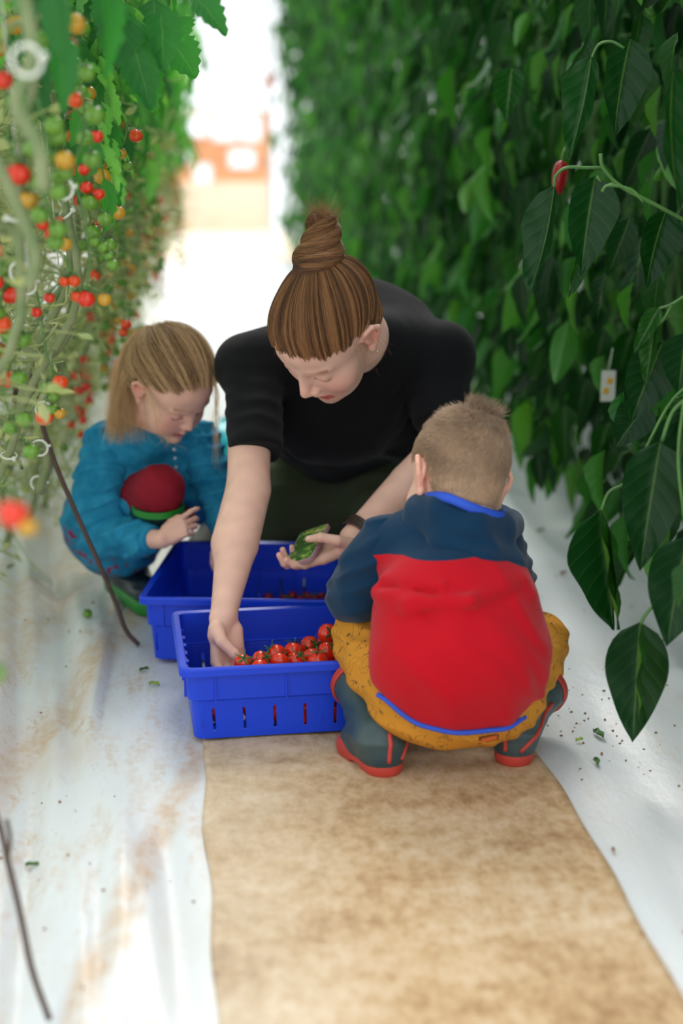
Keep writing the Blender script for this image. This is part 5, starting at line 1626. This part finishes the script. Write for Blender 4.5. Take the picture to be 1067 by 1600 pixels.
PEPL = leaf_mat('pepper_leaf', srgb(9, 56, 16), srgb(48, 110, 36), .42, transl=.17, spec=.3)
TOML = leaf_mat('tomato_leaf', srgb(46, 118, 52), srgb(88, 150, 84), .5, transl=.35, spec=.35)
STEMG = mat('green_stem', srgb(84, 128, 62), .5, noise=.25, nscale=20)
STEMB = mat('old_stem', srgb(146, 152, 110), .65, noise=.35, nscale=25, color2=srgb(104, 128, 78))
DRY = mat('dried_vine', srgb(208, 204, 160), .8, noise=.4, nscale=10, color2=srgb(146, 172, 108), transl=.3)
WHT = mat('white_clip', srgb(225, 228, 215), .4)
STR = mat('white_string', srgb(225, 225, 220), .7)

T_NEAR = [leaf_tpl(7, 4, w, f, d) for w, f, d in ((.40, .5, .25), (.34, .9, .35), (.42, .3, .15), (.30, 1.2, .3))]
T_FAR = [leaf_tpl(4, 2, w, f, d) for w, f, d in ((.40, .6, .25), (.34, 1.0, .3))]


def serrate():
    """one tomato leaflet with toothed edges"""
    V = []; U = []; n = 12
    for i in range(n + 1):
        t = i / n; w = .24 * math.sin(math.pi * min(1, t ** .75 * .97 + .015)) ** .8 * (1 + .13 * (1 if i % 2 else -.6)) * (1 - .25 * t); w = max(w, .003)
        for a in (-1, -.5, 0, .5, 1): V.append((a * w, t + .03 * abs(a) * (i % 2), abs(a) * w * .35 - .22 * t * t + .02 * math.sin(t * 20 + a * 4))); U.append((a, t))
    F = [(i * 5 + j, i * 5 + j + 1, i * 5 + 6 + j, i * 5 + 5 + j) for i in range(n) for j in range(4)]
    return np.array(V), np.array(F), np.array(U)


SER = serrate()
SERF = leaf_tpl(3, 2, .5, .4, .3)


def frames(d, up, size, r, roll=.4):
    """(n,3,3) matrices: y along d, z near up, scaled"""
    d = d / np.linalg.norm(d, axis=1, keepdims=True); up = up - d * (up * d).sum(1, keepdims=True); up /= np.linalg.norm(up, axis=1, keepdims=True) + 1e-9
    x = np.cross(d, up); a = r.normal(size=len(d)) * roll; c, s = np.cos(a)[:, None], np.sin(a)[:, None]
    x2 = x * c + up * s; u2 = np.cross(x2, d)
    return np.stack([x2, d, u2], 2) * size[:, None, None]


def merge(parts):
    V = []; F = []; U = []; R_ = []; n = 0
    for v, f, u, lr in parts:
        V.append(v); F.append(f + n); U.append(u); R_.append(lr); n += len(v)
    return np.concatenate(V), np.concatenate(F), np.concatenate(U), np.concatenate(R_)


def leaves_mesh(name, groups, m):
    """groups: (template, M, S, lr)"""
    parts = []
    for (tV, tF, tU), M, S, lr in groups:
        v, f = instance(tV, tF, M, S); parts.append((v, f, np.tile(tU, (len(M), 1)), np.repeat(lr, len(tV))))
    V, F, U, R_ = merge(parts)
    return mesh_np(name, V, F, attrs={'lu': U[:, 0], 'lv': U[:, 1], 'lr': R_}, mats=[m])


def pepper_foliage(seed, far=False, h=3.2, side=-1, nlow=300, ntop=130):
    """leaves round a plant at the origin; side: the aisle lies towards -x"""
    r = np.random.default_rng(seed); G = []
    n = int(nlow * (.75 if far else 1)); zs = r.uniform(.05 if far else .12, 1.9, n)
    def batch(n, zs, tpls, smin, smax, spread):
        dep = r.random(n) ** 1.25                         # 0 = the aisle face
        x = side * (.42 - .95 * dep) + r.normal(size=n) * .05 + side * .05 * np.sin(zs * 5 + seed)
        x = np.where(zs < .45, x * (.55 + zs), x)
        y = r.uniform(-spread, spread, n); S = np.stack([x, y, zs], 1)
        d = np.stack([side * r.uniform(.0, .55, n) * (1 - dep), r.normal(size=n) * .30, -np.ones(n)], 1)
        up = np.stack([side * (.35 + r.normal(size=n) * .5), r.normal(size=n), r.uniform(.0, .5, n)], 1)
        sz = r.uniform(smin, smax, n); M = frames(d, up, sz, r, .35); lr = r.random(n) ** 1.3
        k = r.integers(0, len(tpls), n)
        for i in range(len(tpls)):
            q = k == i
            if q.any(): G.append((tpls[i], M[q], S[q], lr[q]))
    batch(n, zs, T_FAR if far else T_NEAR, .10, .19, .27 if not far else .42)
    nt = int(ntop * (1.6 if far else 1)); batch(nt, r.uniform(1.9, h, nt), T_FAR, .14, .22, .3 if not far else .42)
    return leaves_mesh('foliage', G, PEPL)


def tube_of(P, r, m, name, parent, n=7):
    mb = MB(); mb.tube(P, r, n); return mb.build(name, m, parent)


PEPF_N = [pepper_foliage(100 + k) for k in range(5)]
PEPF_F = [pepper_foliage(200 + k, True) for k in range(3)]
def _pstem(seed):
    r = np.random.default_rng(seed); mb = MB()
    for k in range(3):
        P = [(0, 0, 0), (r.normal() * .02, r.normal() * .02, .25)] + [(r.normal() * .05 - .05, r.normal() * .08 + (k - 1) * .08, z) for z in (.8, 1.4, 2.0, 2.8)]
        mb.tube(spline(P, 16), np.linspace(.010, .004, 16), 6)
    for i in range(16):
        z = r.uniform(.3, 1.8); a = V3(-.05, r.normal() * .1, z); b = a + V3(-r.uniform(.1, .3), r.normal() * .08, r.uniform(-.02, .08)); mb.tube(spline([a, (a + b) / 2 + V3(0, 0, .04), b, b + V3(-.03, 0, -.05)], 8), .0028, 5)
    return mb.data('stem', True, [STEMG])
PSTEM = [_pstem(k) for k in range(3)]


def pepper_fruit(m, L=.11, w=.03):
    s = MB(); prof = []
    for t in np.linspace(0, 1, 12): prof.append((w * (math.sin(math.pi * (t * .9 + .05)) ** .5) * (1 - .35 * t) * (1 if 0 < t < 1 else .1), -L * t))
    s.lathe(prof, 12); V = s.v[0]; th = np.arctan2(V[:, 1], V[:, 0]); V[:, :2] *= (1 + .08 * np.cos(3 * th))[:, None]
    s.f = [f[::-1] for f in s.f]
    s.tube([(0, 0, -.005), (0, .002, .02), (.008, .004, .04)], .004, 6, m=1)
    return s.data('pepper', True, [m, STEMG])
PEPG = pepper_fruit(mat('green_pepper_skin', srgb(44, 112, 34), .2, noise=.3, nscale=20)); PEPR = pepper_fruit(mat('red_pepper_skin', srgb(150, 16, 20), .2))


def child_of(root, name, data, loc=(0, 0, 0), rot=(0, 0, 0), sc=(1, 1, 1)):
    o = bpy.data.objects.new(name, data); COL.objects.link(o); o.parent = root; o.location = loc; o.rotation_euler = rot; o.scale = sc; return o


def build_peppers():
    r = random.Random(9); y = 1.55; k = 0
    ordn = ['first', 'second', 'third', 'fourth', 'fifth', 'sixth', 'seventh', 'eighth', 'ninth', 'tenth', 'eleventh', 'twelfth', 'thirteenth', 'fourteenth']
    labels = {0: 'pepper plant closest to the camera, its big dark leaves hanging over the white film', 2: 'dark leafed pepper plant with a red pepper, next to the closest plant',
              4: 'pepper plant with a white and yellow tag near its foot', 6: 'pepper plant whose lowest leaf touches the white film'}
    while y < 19:
        far = y > 6.5
        t = empty('pepper_plant', (1.30 + r.uniform(-.04, .04), y, float(ground_h(1.3, y)) - .004))
        if k in labels: tagx(t, labels[k], 'pepper plant', 'pepper plants in the row right of the aisle')
        elif not far: tagx(t, 'leafy green pepper plant, %s of the right-hand row counted from the camera' % ordn[k], 'pepper plant', 'pepper plants in the row right of the aisle')
        else: tagx(t, 'blurred far pepper plant towards the bright end of the aisle', 'pepper plant', 'far pepper plants in the row right of the aisle')
        flip = 1 if r.random() < .5 else -1
        child_of(t, 'foliage', (PEPF_F if far else PEPF_N)[r.randrange(3 if far else 5)], (0, 0, 0), (0, 0, r.uniform(-.08, .08)), (1, flip, r.uniform(.95, 1.08)))
        child_of(t, 'stem', PSTEM[r.randrange(3)])
        if not far:
            for i in range(3):
                child_of(t, 'pepper', PEPG, (-r.uniform(.15, .4), r.uniform(-.2, .2), r.uniform(.35, 1.7)), (r.uniform(-.3, .3), r.uniform(-.3, .3), r.uniform(0, 6)), (r.uniform(.7, 1.1),) * 3)
        if k == 2:
            p = at(878, 250, 3.15) - np.array(t.location); child_of(t, 'pepper', PEPR, tuple(p), (0, .1, 0), (.7, .7, .7))
        if k == 0: hero_leaves(t)
        y += .72 if far else .42; k += 1
    # the next row beyond
    for i in range(9):
        t = empty('pepper_plant', (2.5 + r.uniform(-.05, .05), 1.8 + i * .9, .03)); tagx(t, 'pepper plant of the next row, showing dark through gaps in the first', 'pepper plant', 'pepper plants of the next row on the right')
        child_of(t, 'foliage', PEPF_F[i % 3], (0, 0, 0), (0, 0, 0), (1.1, 1.3, 1)); child_of(t, 'stem', PSTEM[i % 3])


def one_leaf(base, tip, width, nface, fold, curl, seed, parent, m, lr=.3, name='leaf'):
    base, tip = np.asarray(base, float), np.asarray(tip, float); L_ = np.linalg.norm(tip - base)
    tV, tF, tU = leaf_tpl(14, 8, width / L_, fold, curl, wave=.025); tV = tV.copy(); tV[:, 1] = tU[:, 1]
    tV[:, 2] = tV[:, 2] + curl * tU[:, 1] ** 2 - curl * .8 * (tU[:, 1] - tU[:, 1] ** 2) * 1.5
    M = frames(nrm(tip - base)[None], nrm(nface)[None], np.array([L_]), np.random.default_rng(seed), 0)
    return link(name, leaves_mesh(name, [((tV, tF, tU), M, base[None], np.array([lr]))], m), parent)


def hero_leaves(root):
    toc = V3(-.25, -1, .35)        # roughly facing the aisle and the camera
    data = [((939, 797), (958, 985), 2.30, .075, (-.7, -.9, .2), 1.7, .1, .25), ((938, 800), (968, 984), 2.25, .045, (.9, -.6, .3), .5, .1, .98),
            ((1000, 972), (988, 1160), 2.20, .095, (-.35, -1, .3), .55, .15, .25), ((1004, 975), (1000, 1125), 2.15, .030, (.9, -.6, .2), .3, .1, .98),
            ((1032, 690), (1000, 892), 2.25, .095, (-.2, -1, .5), .5, .2, .22), ((1075, 838), (1042, 1010), 2.15, .10, (-.1, -1, .4), .4, .2, .3),
            ((1085, 880), (1058, 950), 2.05, .05, (-.9, -.6, .2), .3, .1, .95), ((866, 292), (824, 468), 2.62, .065, (-.8, -.8, .3), .9, .2, .3),
            ((930, 275), (908, 432), 2.55, .085, (.1, -1, .4), .55, .15, .28), ((924, 88), (888, 250), 2.6, .060, (-.5, -.8, .6), .9, .2, .5),
            ((905, 400), (888, 465), 2.6, .030, (.5, -1, .2), 1.0, .1, .7), ((1030, 480), (990, 552), 2.4, .030, (-.5, -1, .3), .8, .1, .98),
            ((1022, 510), (1008, 602), 2.4, .032, (-.7, -.8, .1), .9, .1, .95), ((1035, 535), (985, 660), 2.45, .085, (0, -1, .3), .4, .1, .18),
            ((1072, 520), (1060, 620), 2.35, .08, (0, -1, .3), .4, .1, .3), ((1075, 640), (1052, 790), 2.35, .09, (-.3, -1, .3), .5, .15, .2),
            ((985, 60), (960, 215), 2.7, .085, (.2, -1, .5), .5, .2, .3), ((1052, 105), (1064, 330), 2.3, .07, (.5, -.9, .3), .5, .2, .5),
            ((1040, 330), (1010, 450), 2.6, .08, (.3, -1, .3), .5, .2, .25), ((915, 690), (917, 742), 3.9, .09, (0, -1, .5), .4, .1, .6),
            ((1010, 630), (960, 700), 2.6, .07, (-.3, -1, .3), .4, .1, .2), ((800, 105), (790, 190), 3.1, .06, (-.3, -1, .3), .7, .1, .7)]
    for i, (b, t, Y, w, nf, fo, cu, lr) in enumerate(data):
        if i == 19: continue
        one_leaf(at(*b, Y), at(t[0], t[1], Y - .01), w, nf, fo, cu, i, root, PEPL, lr)
    tw = [([(1075, 905), (1035, 935), (1010, 958), (1001, 975)], 2.2, .0030), ([(1075, 600), (1040, 640), (985, 745), (952, 768), (939, 797)], 2.3, .0026), ([(1075, 620), (1050, 645), (1034, 690)], 2.28, .0036),
          ([(1080, 350), (1020, 318), (968, 290), (942, 262), (938, 240)], 2.55, .0036), ([(942, 262), (915, 262), (885, 262), (868, 275), (866, 292)], 2.58, .003), ([(962, 285), (945, 290), (932, 276)], 2.55, .003),
          ([(1005, 315), (985, 296), (950, 290), (940, 300)], 2.5, .0028), ([(1080, 455), (1050, 475), (1030, 482)], 2.4, .0024), ([(1050, 475), (1036, 500), (1022, 512)], 2.4, .0024), ([(975, 75), (955, 65), (935, 70), (924, 90)], 2.6, .0024), ([(1080, 560), (1060, 700), (1068, 800), (1075, 838)], 2.2, .003)]
    for P, Y, rad in tw: tube_of(spline([at(x, y, Y) for x, y in P], 18), rad, STEMG, 'twig', root)


# ---- tomato row on the left
def truss(r, start, L, n, ripe, out, lowpoly=False):
    """a hanging truss: returns stem points and fruit spots (position, radius, kind)"""
    P = [start, start + out * L * .3 + V3(0, 0, .02), start + out * L * .55 + V3(0, 0, -L * .25), start + out * L * .62 + V3(r.normal() * .01, r.normal() * .02, -L * .65), start + out * L * .65 + V3(r.normal() * .02, r.normal() * .02, -L)]
    S = spline(P, 24); fr = []
    for i in range(n):
        t = .38 + .6 * i / max(1, n - 1); c = S[min(23, int(t * 23))]; a = i * math.pi + r.normal() * .5; rad = r.uniform(.0125, .0165) * (1.05 - .2 * t)
        side = V3(math.cos(a) * .35, math.sin(a), 0); side[0] += .2
        q = c + nrm(side) * (rad + r.uniform(.004, .012)) + V3(0, 0, -r.uniform(.008, .022))
        v = ripe + (.45 - t) * .7 + r.normal() * .18
        kind = 'red' if v > .62 else 'orange' if v > .42 else 'turning' if v > .30 else 'green'
        fr.append((q, rad, kind, c))
    return S, fr


def tomato_foliage(seed, far=False, n=20, z0=1.12, z1=2.3):
    """compound leaves at the top of a plant, drooping towards the aisle (+x)"""
    r = np.random.default_rng(seed); T = SERF if far else SER; Ms, Ss, Lr = [], [], []; mb = MB()
    for i in range(n):
        z = z0 + (z1 - z0) * (i + r.random()) / n; a = r.uniform(-1.5, 1.5) if r.random() < .8 else r.uniform(1.5, 4.7)
        d = V3(math.cos(a), math.sin(a), r.uniform(-.1, .35)); L_ = r.uniform(.11, .21) * (1 + .4 * (z > 1.5)); st = V3(r.normal() * .03, r.normal() * .05, z)
        P = spline([st, st + d * L_ * .5 + V3(0, 0, .03), st + d * L_ * .85 + V3(0, 0, -.05), st + d * L_ + V3(0, 0, -.16)], 12)
        if not far: mb.tube(P, .002, 4)
        lr = r.random()
        for k in (3, 5, 7, 9, 11):
            tdir = nrm(P[min(k, 11)] - P[k - 1]); sd = nrm(np.cross(tdir, V3(0, 0, 1)))
            for q in ((-1, 1) if k < 11 else (0,)):
                dd = nrm(sd * q * .9 + tdir * (.5 if q else 1) + V3(0, 0, -.45)); sz = r.uniform(.06, .105) * (1.3 if q == 0 else 1)
                M = frames(dd[None], (V3(0, 0, 1) + d * .3)[None], np.array([sz]), r, .3)[0]; Ms.append(M); Ss.append(P[k]); Lr.append(np.clip(lr + r.normal() * .1, 0, 1))
    Ms, Ss, Lr = np.array(Ms), np.array(Ss), np.array(Lr)
    me = leaves_mesh('foliage', [(T, Ms, Ss, Lr)], TOML)
    return me, (mb.data('leafstalk', True, [STEMG]) if not far else None)


def dried(seed, n=230):
    r = np.random.default_rng(seed); mb = MB()
    for i in range(n):
        z = r.uniform(.12, 1.35); q_ = min(1, max(0, (z - .3) / .4)); p = V3(r.normal() * .05 + .2 * q_ * q_, r.uniform(-.2, .2), z); P = [p]
        d = V3(r.normal(), r.normal(), r.normal() * .6 - .5)
        for k in range(4): d = nrm(d + r.normal(size=3) * .7); P.append(P[-1] + d * r.uniform(.02, .06))
        mb.tube(spline(P, 9), r.choice([.0012, .0018, .003]), 3, caps=False)
        if r.random() < .8:   # shrivelled leaf
            c = P[-1]; u = nrm(r.normal(size=3)); w = nrm(np.cross(u, r.normal(size=3))); s = r.uniform(.007, .018); v_ = np.cross(u, w)
            mb.add([c, c + u * s + w * s * .5 + v_ * s * .3, c + u * s, c + u * s - w * s * .5 + v_ * s * .3, c + u * s * 2.2 + v_ * s * .5, c + u * s * 1.7 + w * s * .35 + v_ * s * .6, c + u * s * 1.7 - w * s * .35 + v_ * s * .5], [(0, 1, 2), (0, 2, 3), (2, 1, 5, 4), (2, 4, 6, 3)])
    return mb.data('dried_vine', True, [DRY])


TF_N = [tomato_foliage(300 + k) for k in range(3)]; TF_F = [tomato_foliage(320 + k, True, 22, 1.08, 2.6) for k in range(3)]; DR = [dried(340 + k) for k in range(3)]
_c = MB()
_c.tube([(.014 * math.cos(t), .014 * math.sin(t), .004 * math.sin(t)) for t in np.linspace(0, 2 * math.pi, 20)], .0022, 6, caps=False); _c.box((.016, 0, 0), (.008, .005, .008)); CLIP = _c.data('clip', True, [WHT])


def allowed(p):
    """keeps the fruit of the near vines out of the aisle where the girl squats"""
    d = p - V3(0, 0, 1); z = d @ _F; x, y = 533.5 + 2222.2 * (d @ _R) / z, 800 - 2222.2 * (d @ _U) / z
    return x < np.interp(y, [0, 200, 330, 400, 480, 600, 680, 760, 800], [200, 215, 190, 175, 150, 90, 60, 30, -20])


def tomato_plant(x0, y0, seed, near, label, group, lean=.22, fr_kinds=None, nt=3, zmax=None):
    r = np.random.default_rng(seed); t = empty('tomato_plant', (x0, y0, float(ground_h(x0, y0)) - .004)); tagx(t, label, 'tomato plant', group)
    O = np.array(t.location)
    sx = lambda z: lean * min(1, z / .55)
    S = spline([(0, 0, 0), (lean * .12 + r.normal() * .02, r.normal() * .10, .22), (lean * .5 + r.normal() * .03, r.normal() * .08, .5), (lean + r.normal() * .03, r.normal() * .06, .85), (lean + r.normal() * .02, r.normal() * .05, 1.3), (lean * .9, r.normal() * .04, 1.8), (lean * .8, 0, 2.5)], 40)
    S = S + np.stack([.012 * np.sin(np.arange(40) * 1.1), .015 * np.sin(np.arange(40) * .9 + seed), 0 * S[:, 2]], 1)
    mb = MB(); mb.tube(S, np.linspace(.0095, .005, 40), 8 if near else 5)
    if near:
        for k in range(5, 34, 4): mb.tube([S[k], S[k] + V3(r.normal() * .02, r.normal() * .03, -.012), S[k] + V3(r.normal() * .03, r.normal() * .04, -.03)], [.005, .004, .0035], 6)
    child_of(t, 'stem', mb.data('stem', True, [STEMB]))
    fo = (TF_N if near else TF_F)[seed % 3]
    a_ = r.uniform(-.4, .4); up_ = .14 if y0 < 2.5 else 0
    child_of(t, 'foliage', fo[0], (lean * .9, 0, up_), (0, 0, a_))
    if fo[1]: child_of(t, 'leafstalk', fo[1], (lean * .9, 0, up_), (0, 0, a_))
    child_of(t, 'dried_vine', DR[seed % 3], (max(0, lean - .22) - (.10 if y0 < 3.3 else 0), 0, 0), (0, 0, r.uniform(-.25, .25)))
    mb = MB(); mb.tube([(lean + .01, .01, .85), (lean * .95, 0, 1.4), (lean * .8, 0, 3.2)], .0012, 4); child_of(t, 'string', mb.data('string', True, [STR]))
    if near:
        for z in (.35, .62, .95, 1.25):
            k = int(np.argmin(abs(S[:, 2] - z - r.normal() * .05))); child_of(t, 'clip', CLIP, tuple(S[k]), (r.normal() * .5, r.normal() * .5, r.uniform(0, 6)))
    for i in range(nt):
        z = .45 + (1.28 - .45) * (i + r.uniform(.1, .9)) / nt; k = int(np.argmin(abs(S[:, 2] - z)))
        out = nrm(V3(r.uniform(.5, 1), r.normal() * .5, 0)); n = int(r.integers(6, 10)); ripe = .66 - .50 * (z - .45) / .85 + r.normal() * .2
        P, fr = truss(r, S[k], r.uniform(.16, .28), n, ripe, out * .5)
        if y0 < 3.6 and any(not allowed(q + O) for q in list(P[8:]) + [f_[0] for f_ in fr]): continue
        mb = MB(); mb.tube(P, np.linspace(.0028, .0014, len(P)), 5)
        for q, rad, kd, c in fr: mb.tube([c, (c + q) / 2 + V3(0, 0, .004), q + V3(0, 0, rad * .9)], .0012, 4, caps=False)
        if near:
            tr = child_of(t, 'truss', mb.data('truss', True, [STEMG]))
            for q, rad, kd, c in fr: child_of(tr, 'tomato', TM[kd], tuple(q), (r.normal() * .3, r.normal() * .3, r.uniform(0, 6)), (rad,) * 3)
        else:
            mats_ = [STEMG, RED, ORNG, YGRN, GRNF]; ix = {'red': 1, 'orange': 2, 'turning': 3, 'green': 4}
            for q, rad, kd, c in fr:
                mb.lathe([(rad * max(.02, math.sin(a)), -rad * math.cos(a)) for a in np.linspace(0, math.pi, 6)], 8, q, m=ix[kd])
            child_of(t, 'truss', mb.data('truss', True, mats_))
    return t


def px_truss(root, stem_px, fruits, Y, name='truss'):
    """a truss seen in detail: its rachis and each fruit at its place"""
    O = np.array(root.location); mb = MB(); P = spline([at(x, y, Y) - O for x, y in stem_px], 30); mb.tube(P, np.linspace(.0026, .0014, 30), 6)
    fr = []
    for (x, y, dpx, kd) in fruits:
        q = at(x, y, Y) - O; rad = dpx / 2 / (2222 / (Y * .985)); i = int(np.argmin(np.linalg.norm(P - q - V3(0, 0, rad * 1.6), axis=1)))
        mb.tube([P[i], (P[i] + q) / 2 + V3(0, 0, .006), q + V3(0, 0, rad * .9)], .0012, 5, caps=False); fr.append((q, rad, kd))
    tr = child_of(root, name, mb.data('truss', True, [STEMG]))
    for k, (q, rad, kd) in enumerate(fr): child_of(tr, 'tomato', TM[kd], tuple(q), (.25 * math.sin(k * 2.1), .25 * math.cos(k * 1.7), k * 1.3), (rad,) * 3)


def build_tomatoes():
    r = random.Random(2); y = 2.0; k = 0; roots = []
    named = {0: 'tomato vine nearest the picture edge, its long trusses hanging in front', 1: 'tomato vine with orange tomatoes hanging above the hooked stake', 2: 'tomato vine standing behind the head of the hooked stake', 4: 'tomato vine rising just behind the squatting girl'}
    while y < 9.6:
        near = y < 5.2
        if k in named: lab, g = named[k], 'tomato plants in the row left of the aisle'
        elif near: lab, g = 'tomato vine with bare pale stem, %s of the left-hand row counted from the camera' % ('second', 'third', 'fourth', 'fifth', 'sixth', 'seventh', 'eighth', 'ninth', 'tenth', 'eleventh', 'twelfth', 'thirteenth', 'fourteenth')[k], 'tomato plants in the row left of the aisle'
        else: lab, g = 'blurred far tomato vine with leafy top near the bright end of the aisle', 'far tomato plants in the row left of the aisle'
        roots.append(tomato_plant(-.58 + r.uniform(-.03, .03), y, k + 10, near, lab, g, lean=.24 + r.uniform(-.03, .05), nt=6 if near else 4)); y += .30 if near else .5; k += 1
    n = tomato_plant(-.66, 1.32, 77, True, 'very blurred tomato vine close to the camera at the picture edge', 'tomato plants in the row left of the aisle', lean=.12, nt=0)
    px_truss(n, [(-40, 700), (-10, 740), (20, 770)], [(20, 802, 52, 'red'), (42, 822, 36, 'turning')], 1.36)
    px_truss(n, [(-40, 960), (-20, 1000), (-12, 1030)], [(-8, 1052, 36, 'green')], 1.36)
    # trusses seen sharply
    a, b, c = roots[0], roots[1], roots[2]
    px_truss(a, [(20, 385), (45, 420), (62, 480), (70, 540), (84, 585)], [(94, 597, 26, 'orange'), (72, 607, 22, 'green'), (84, 620, 18, 'green'), (69, 652, 29, 'orange'), (93, 646, 20, 'turning'), (82, 640, 18, 'green')], 2.42)
    px_truss(a, [(108, 262), (130, 330), (140, 400), (136, 448)], [(134, 467, 29, 'red'), (163, 468, 23, 'turning'), (120, 463, 20, 'orange'), (176, 414, 20, 'green'), (170, 400, 16, 'green'), (161, 387, 18, 'green'), (148, 378, 17, 'green')], 2.3)
    px_truss(a, [(95, 135), (118, 170), (138, 205), (146, 280), (150, 330)], [(164, 343, 24, 'green'), (140, 316, 27, 'green'), (154, 303, 20, 'red'), (135, 293, 21, 'red'), (117, 290, 20, 'green'), (131, 265, 19, 'red'), (151, 213, 21, 'red'), (150, 186, 20, 'green'), (133, 170, 22, 'green'), (126, 143, 22, 'green'), (119, 112, 24, 'green')], 2.35)
    px_truss(b, [(60, 290), (75, 320), (84, 350)], [(84, 366, 30, 'red'), (101, 381, 24, 'turning'), (66, 350, 20, 'red'), (92, 345, 16, 'red')], 2.25)
    px_truss(b, [(88, 20), (100, 40), (106, 55)], [(108, 69, 28, 'red'), (118, 98, 20, 'green'), (95, 45, 22, 'red'), (128, 45, 26, 'green')], 2.5)
    px_truss(a, [(10, 215), (22, 240), (28, 255)], [(30, 272, 36, 'red'), (4, 272, 30, 'red'), (45, 312, 30, 'turning'), (5, 125, 30, 'red'), (95, 245, 28, 'green'), (90, 215, 30, 'green'), (100, 270, 28, 'green'), (66, 60, 26, 'green')], 2.0)
    px_truss(c, [(200, 190), (196, 215), (190, 230)], [(212, 212, 22, 'orange'), (171, 237, 21, 'orange'), (189, 240, 18, 'turning'), (147, 245, 17, 'orange'), (200, 260, 17, 'green'), (165, 263, 17, 'turning'), (177, 323, 17, 'orange')], 2.9)
    px_truss(c, [(190, 470), (195, 490)], [(197, 507, 18, 'orange'), (193, 520, 15, 'orange')], 3.3)
    px_truss(b, [(100, 400), (112, 425)], [(100, 440, 17, 'orange'), (116, 439, 20, 'orange'), (77, 465, 18, 'red'), (57, 488, 18, 'red'), (10, 592, 30, 'orange')], 2.3)
    # thick bare stems laid along the row
    for root, P, Y, rad in ((a, [(-30, 200), (30, 330), (55, 400), (45, 450)], 1.9, .008), (b, [(30, 530), (60, 560), (90, 545), (110, 510)], 2.6, .0085), (c, [(10, 690), (40, 700), (70, 690), (75, 720), (60, 770)], 3.0, .011),
                            (c, [(-20, 640), (20, 665), (50, 660)], 2.8, .009), (n, [(35, -20), (50, 90), (25, 160), (60, 230), (68, 300)], 1.75, .0085), (b, [(-10, 350), (40, 352), (70, 320)], 2.1, .008)):
        O = np.array(root.location); mb = MB(); mb.tube(spline([at(x, y_, Y) - O for x, y_ in P], 24), rad, 10); child_of(root, 'side_stem', mb.data('side_stem', True, [STEMB]))
    for root, x, y_, Y in ((n, 42, 95, 1.6), (a, 108, 148, 2.5), (a, 98, 295, 2.2), (b, 32, 425, 2.2), (b, 42, 445, 2.4), (c, 68, 640, 2.9), (c, 62, 700, 2.8), (c, 60, 755, 3.0)):
        child_of(root, 'clip', CLIP, tuple(at(x, y_, Y) - np.array(root.location)), (1.4, .3 * math.sin(x), 0), (1.1, 1.1, 1.1))
    # sharp top leaves over the aisle
    for i, (bx, tx, Y, w, nf, lr) in enumerate([((200, 20), (175, 95), 2.5, .075, (.2, -1, .6), .4), ((195, 30), (240, 165), 2.5, .07, (.1, -1, .5), .3), ((215, 90), (240, 170), 2.6, .06, (0, -1, .6), .5), ((250, 15), (262, 105), 2.5, .06, (.5, -1, .4), .25),
                                               ((300, -10), (358, 45), 2.4, .05, (0, -.7, .8), .3), ((240, 0), (245, 105), 2.6, .07, (.2, -1, .4), .2), ((270, 30), (288, 60), 2.7, .06, (0, -1, .6), .6), ((265, 60), (308, 115), 2.8, .07, (0, -1, .7), .5), ((180, -5), (160, 55), 2.5, .06, (0, -1, .6), .4)]):
        tV, tF, tU = SER; B, T_ = at(*bx, Y), at(*tx, Y - .02); L_ = np.linalg.norm(T_ - B)
        tv = tV.copy(); tv[:, 0] *= w / L_ / .40; tv[:, 1] = tv[:, 1] / 1.0
        M = frames(nrm(T_ - B)[None], nrm(nf)[None], np.array([L_]), np.random.default_rng(i), 0)
        link('leaf', leaves_mesh('leaf', [((tv, tF, tU), M, B[None], np.array([lr]))], TOML), roots[1])
    # the next row on the left
    for i in range(10):
        t = empty('tomato_plant', (-1.25, 2.9 + i * .7, .03)); tagx(t, 'tomato vine of the next row, glimpsed through the first', 'tomato plant', 'tomato plants of the next row on the left')
        for q in (-.3, .1, .4): pass
        child_of(t, 'foliage', TF_F[i % 3][0], (.1, 0, 0), (0, 0, i), (1.3, 1.3, 1.0)); child_of(t, 'dried_vine', DR[i % 3], (.0, 0, 0), (0, 0, 0), (2.2, 2.2, 1.2)); child_of(t, 'dried_vine', DR[(i + 1) % 3], (.1, .1, .1), (0, 0, 0), (1.5, -2.4, 1.2)); child_of(t, 'stem', PSTEM[i % 3], (0, 0, 0), (0, 0, i), (1, 1, .8))


def build_tag():
    t = empty('plant_label', tuple(at(948, 640, 3.35))); tagx(t, 'small white and yellow card hanging on a pepper plant above the film', 'plant label')
    mb = MB(); c = at(950, 603, 3.35); mb.box(c, (.035, .002, .075)); mb.build('card', mat('white_card', srgb(228, 228, 220), .6), t, smooth=False)
    for i, (dx, dz) in enumerate(((.004, .012), (-.005, -.012))):
        mb = MB(); mb.box(c + V3(dx, -.0015, dz), (.014, .0015, .014)); mb.build('yellow_mark', mat('yellow_print', srgb(235, 180, 40), .6), t, smooth=False)
    mb = MB(); mb.tube([c + V3(0, 0, .036), c + V3(.01, .01, .09)], .0012, 5); mb.build('tie', STR, t)


build_peppers(); build_tomatoes(); build_tag()
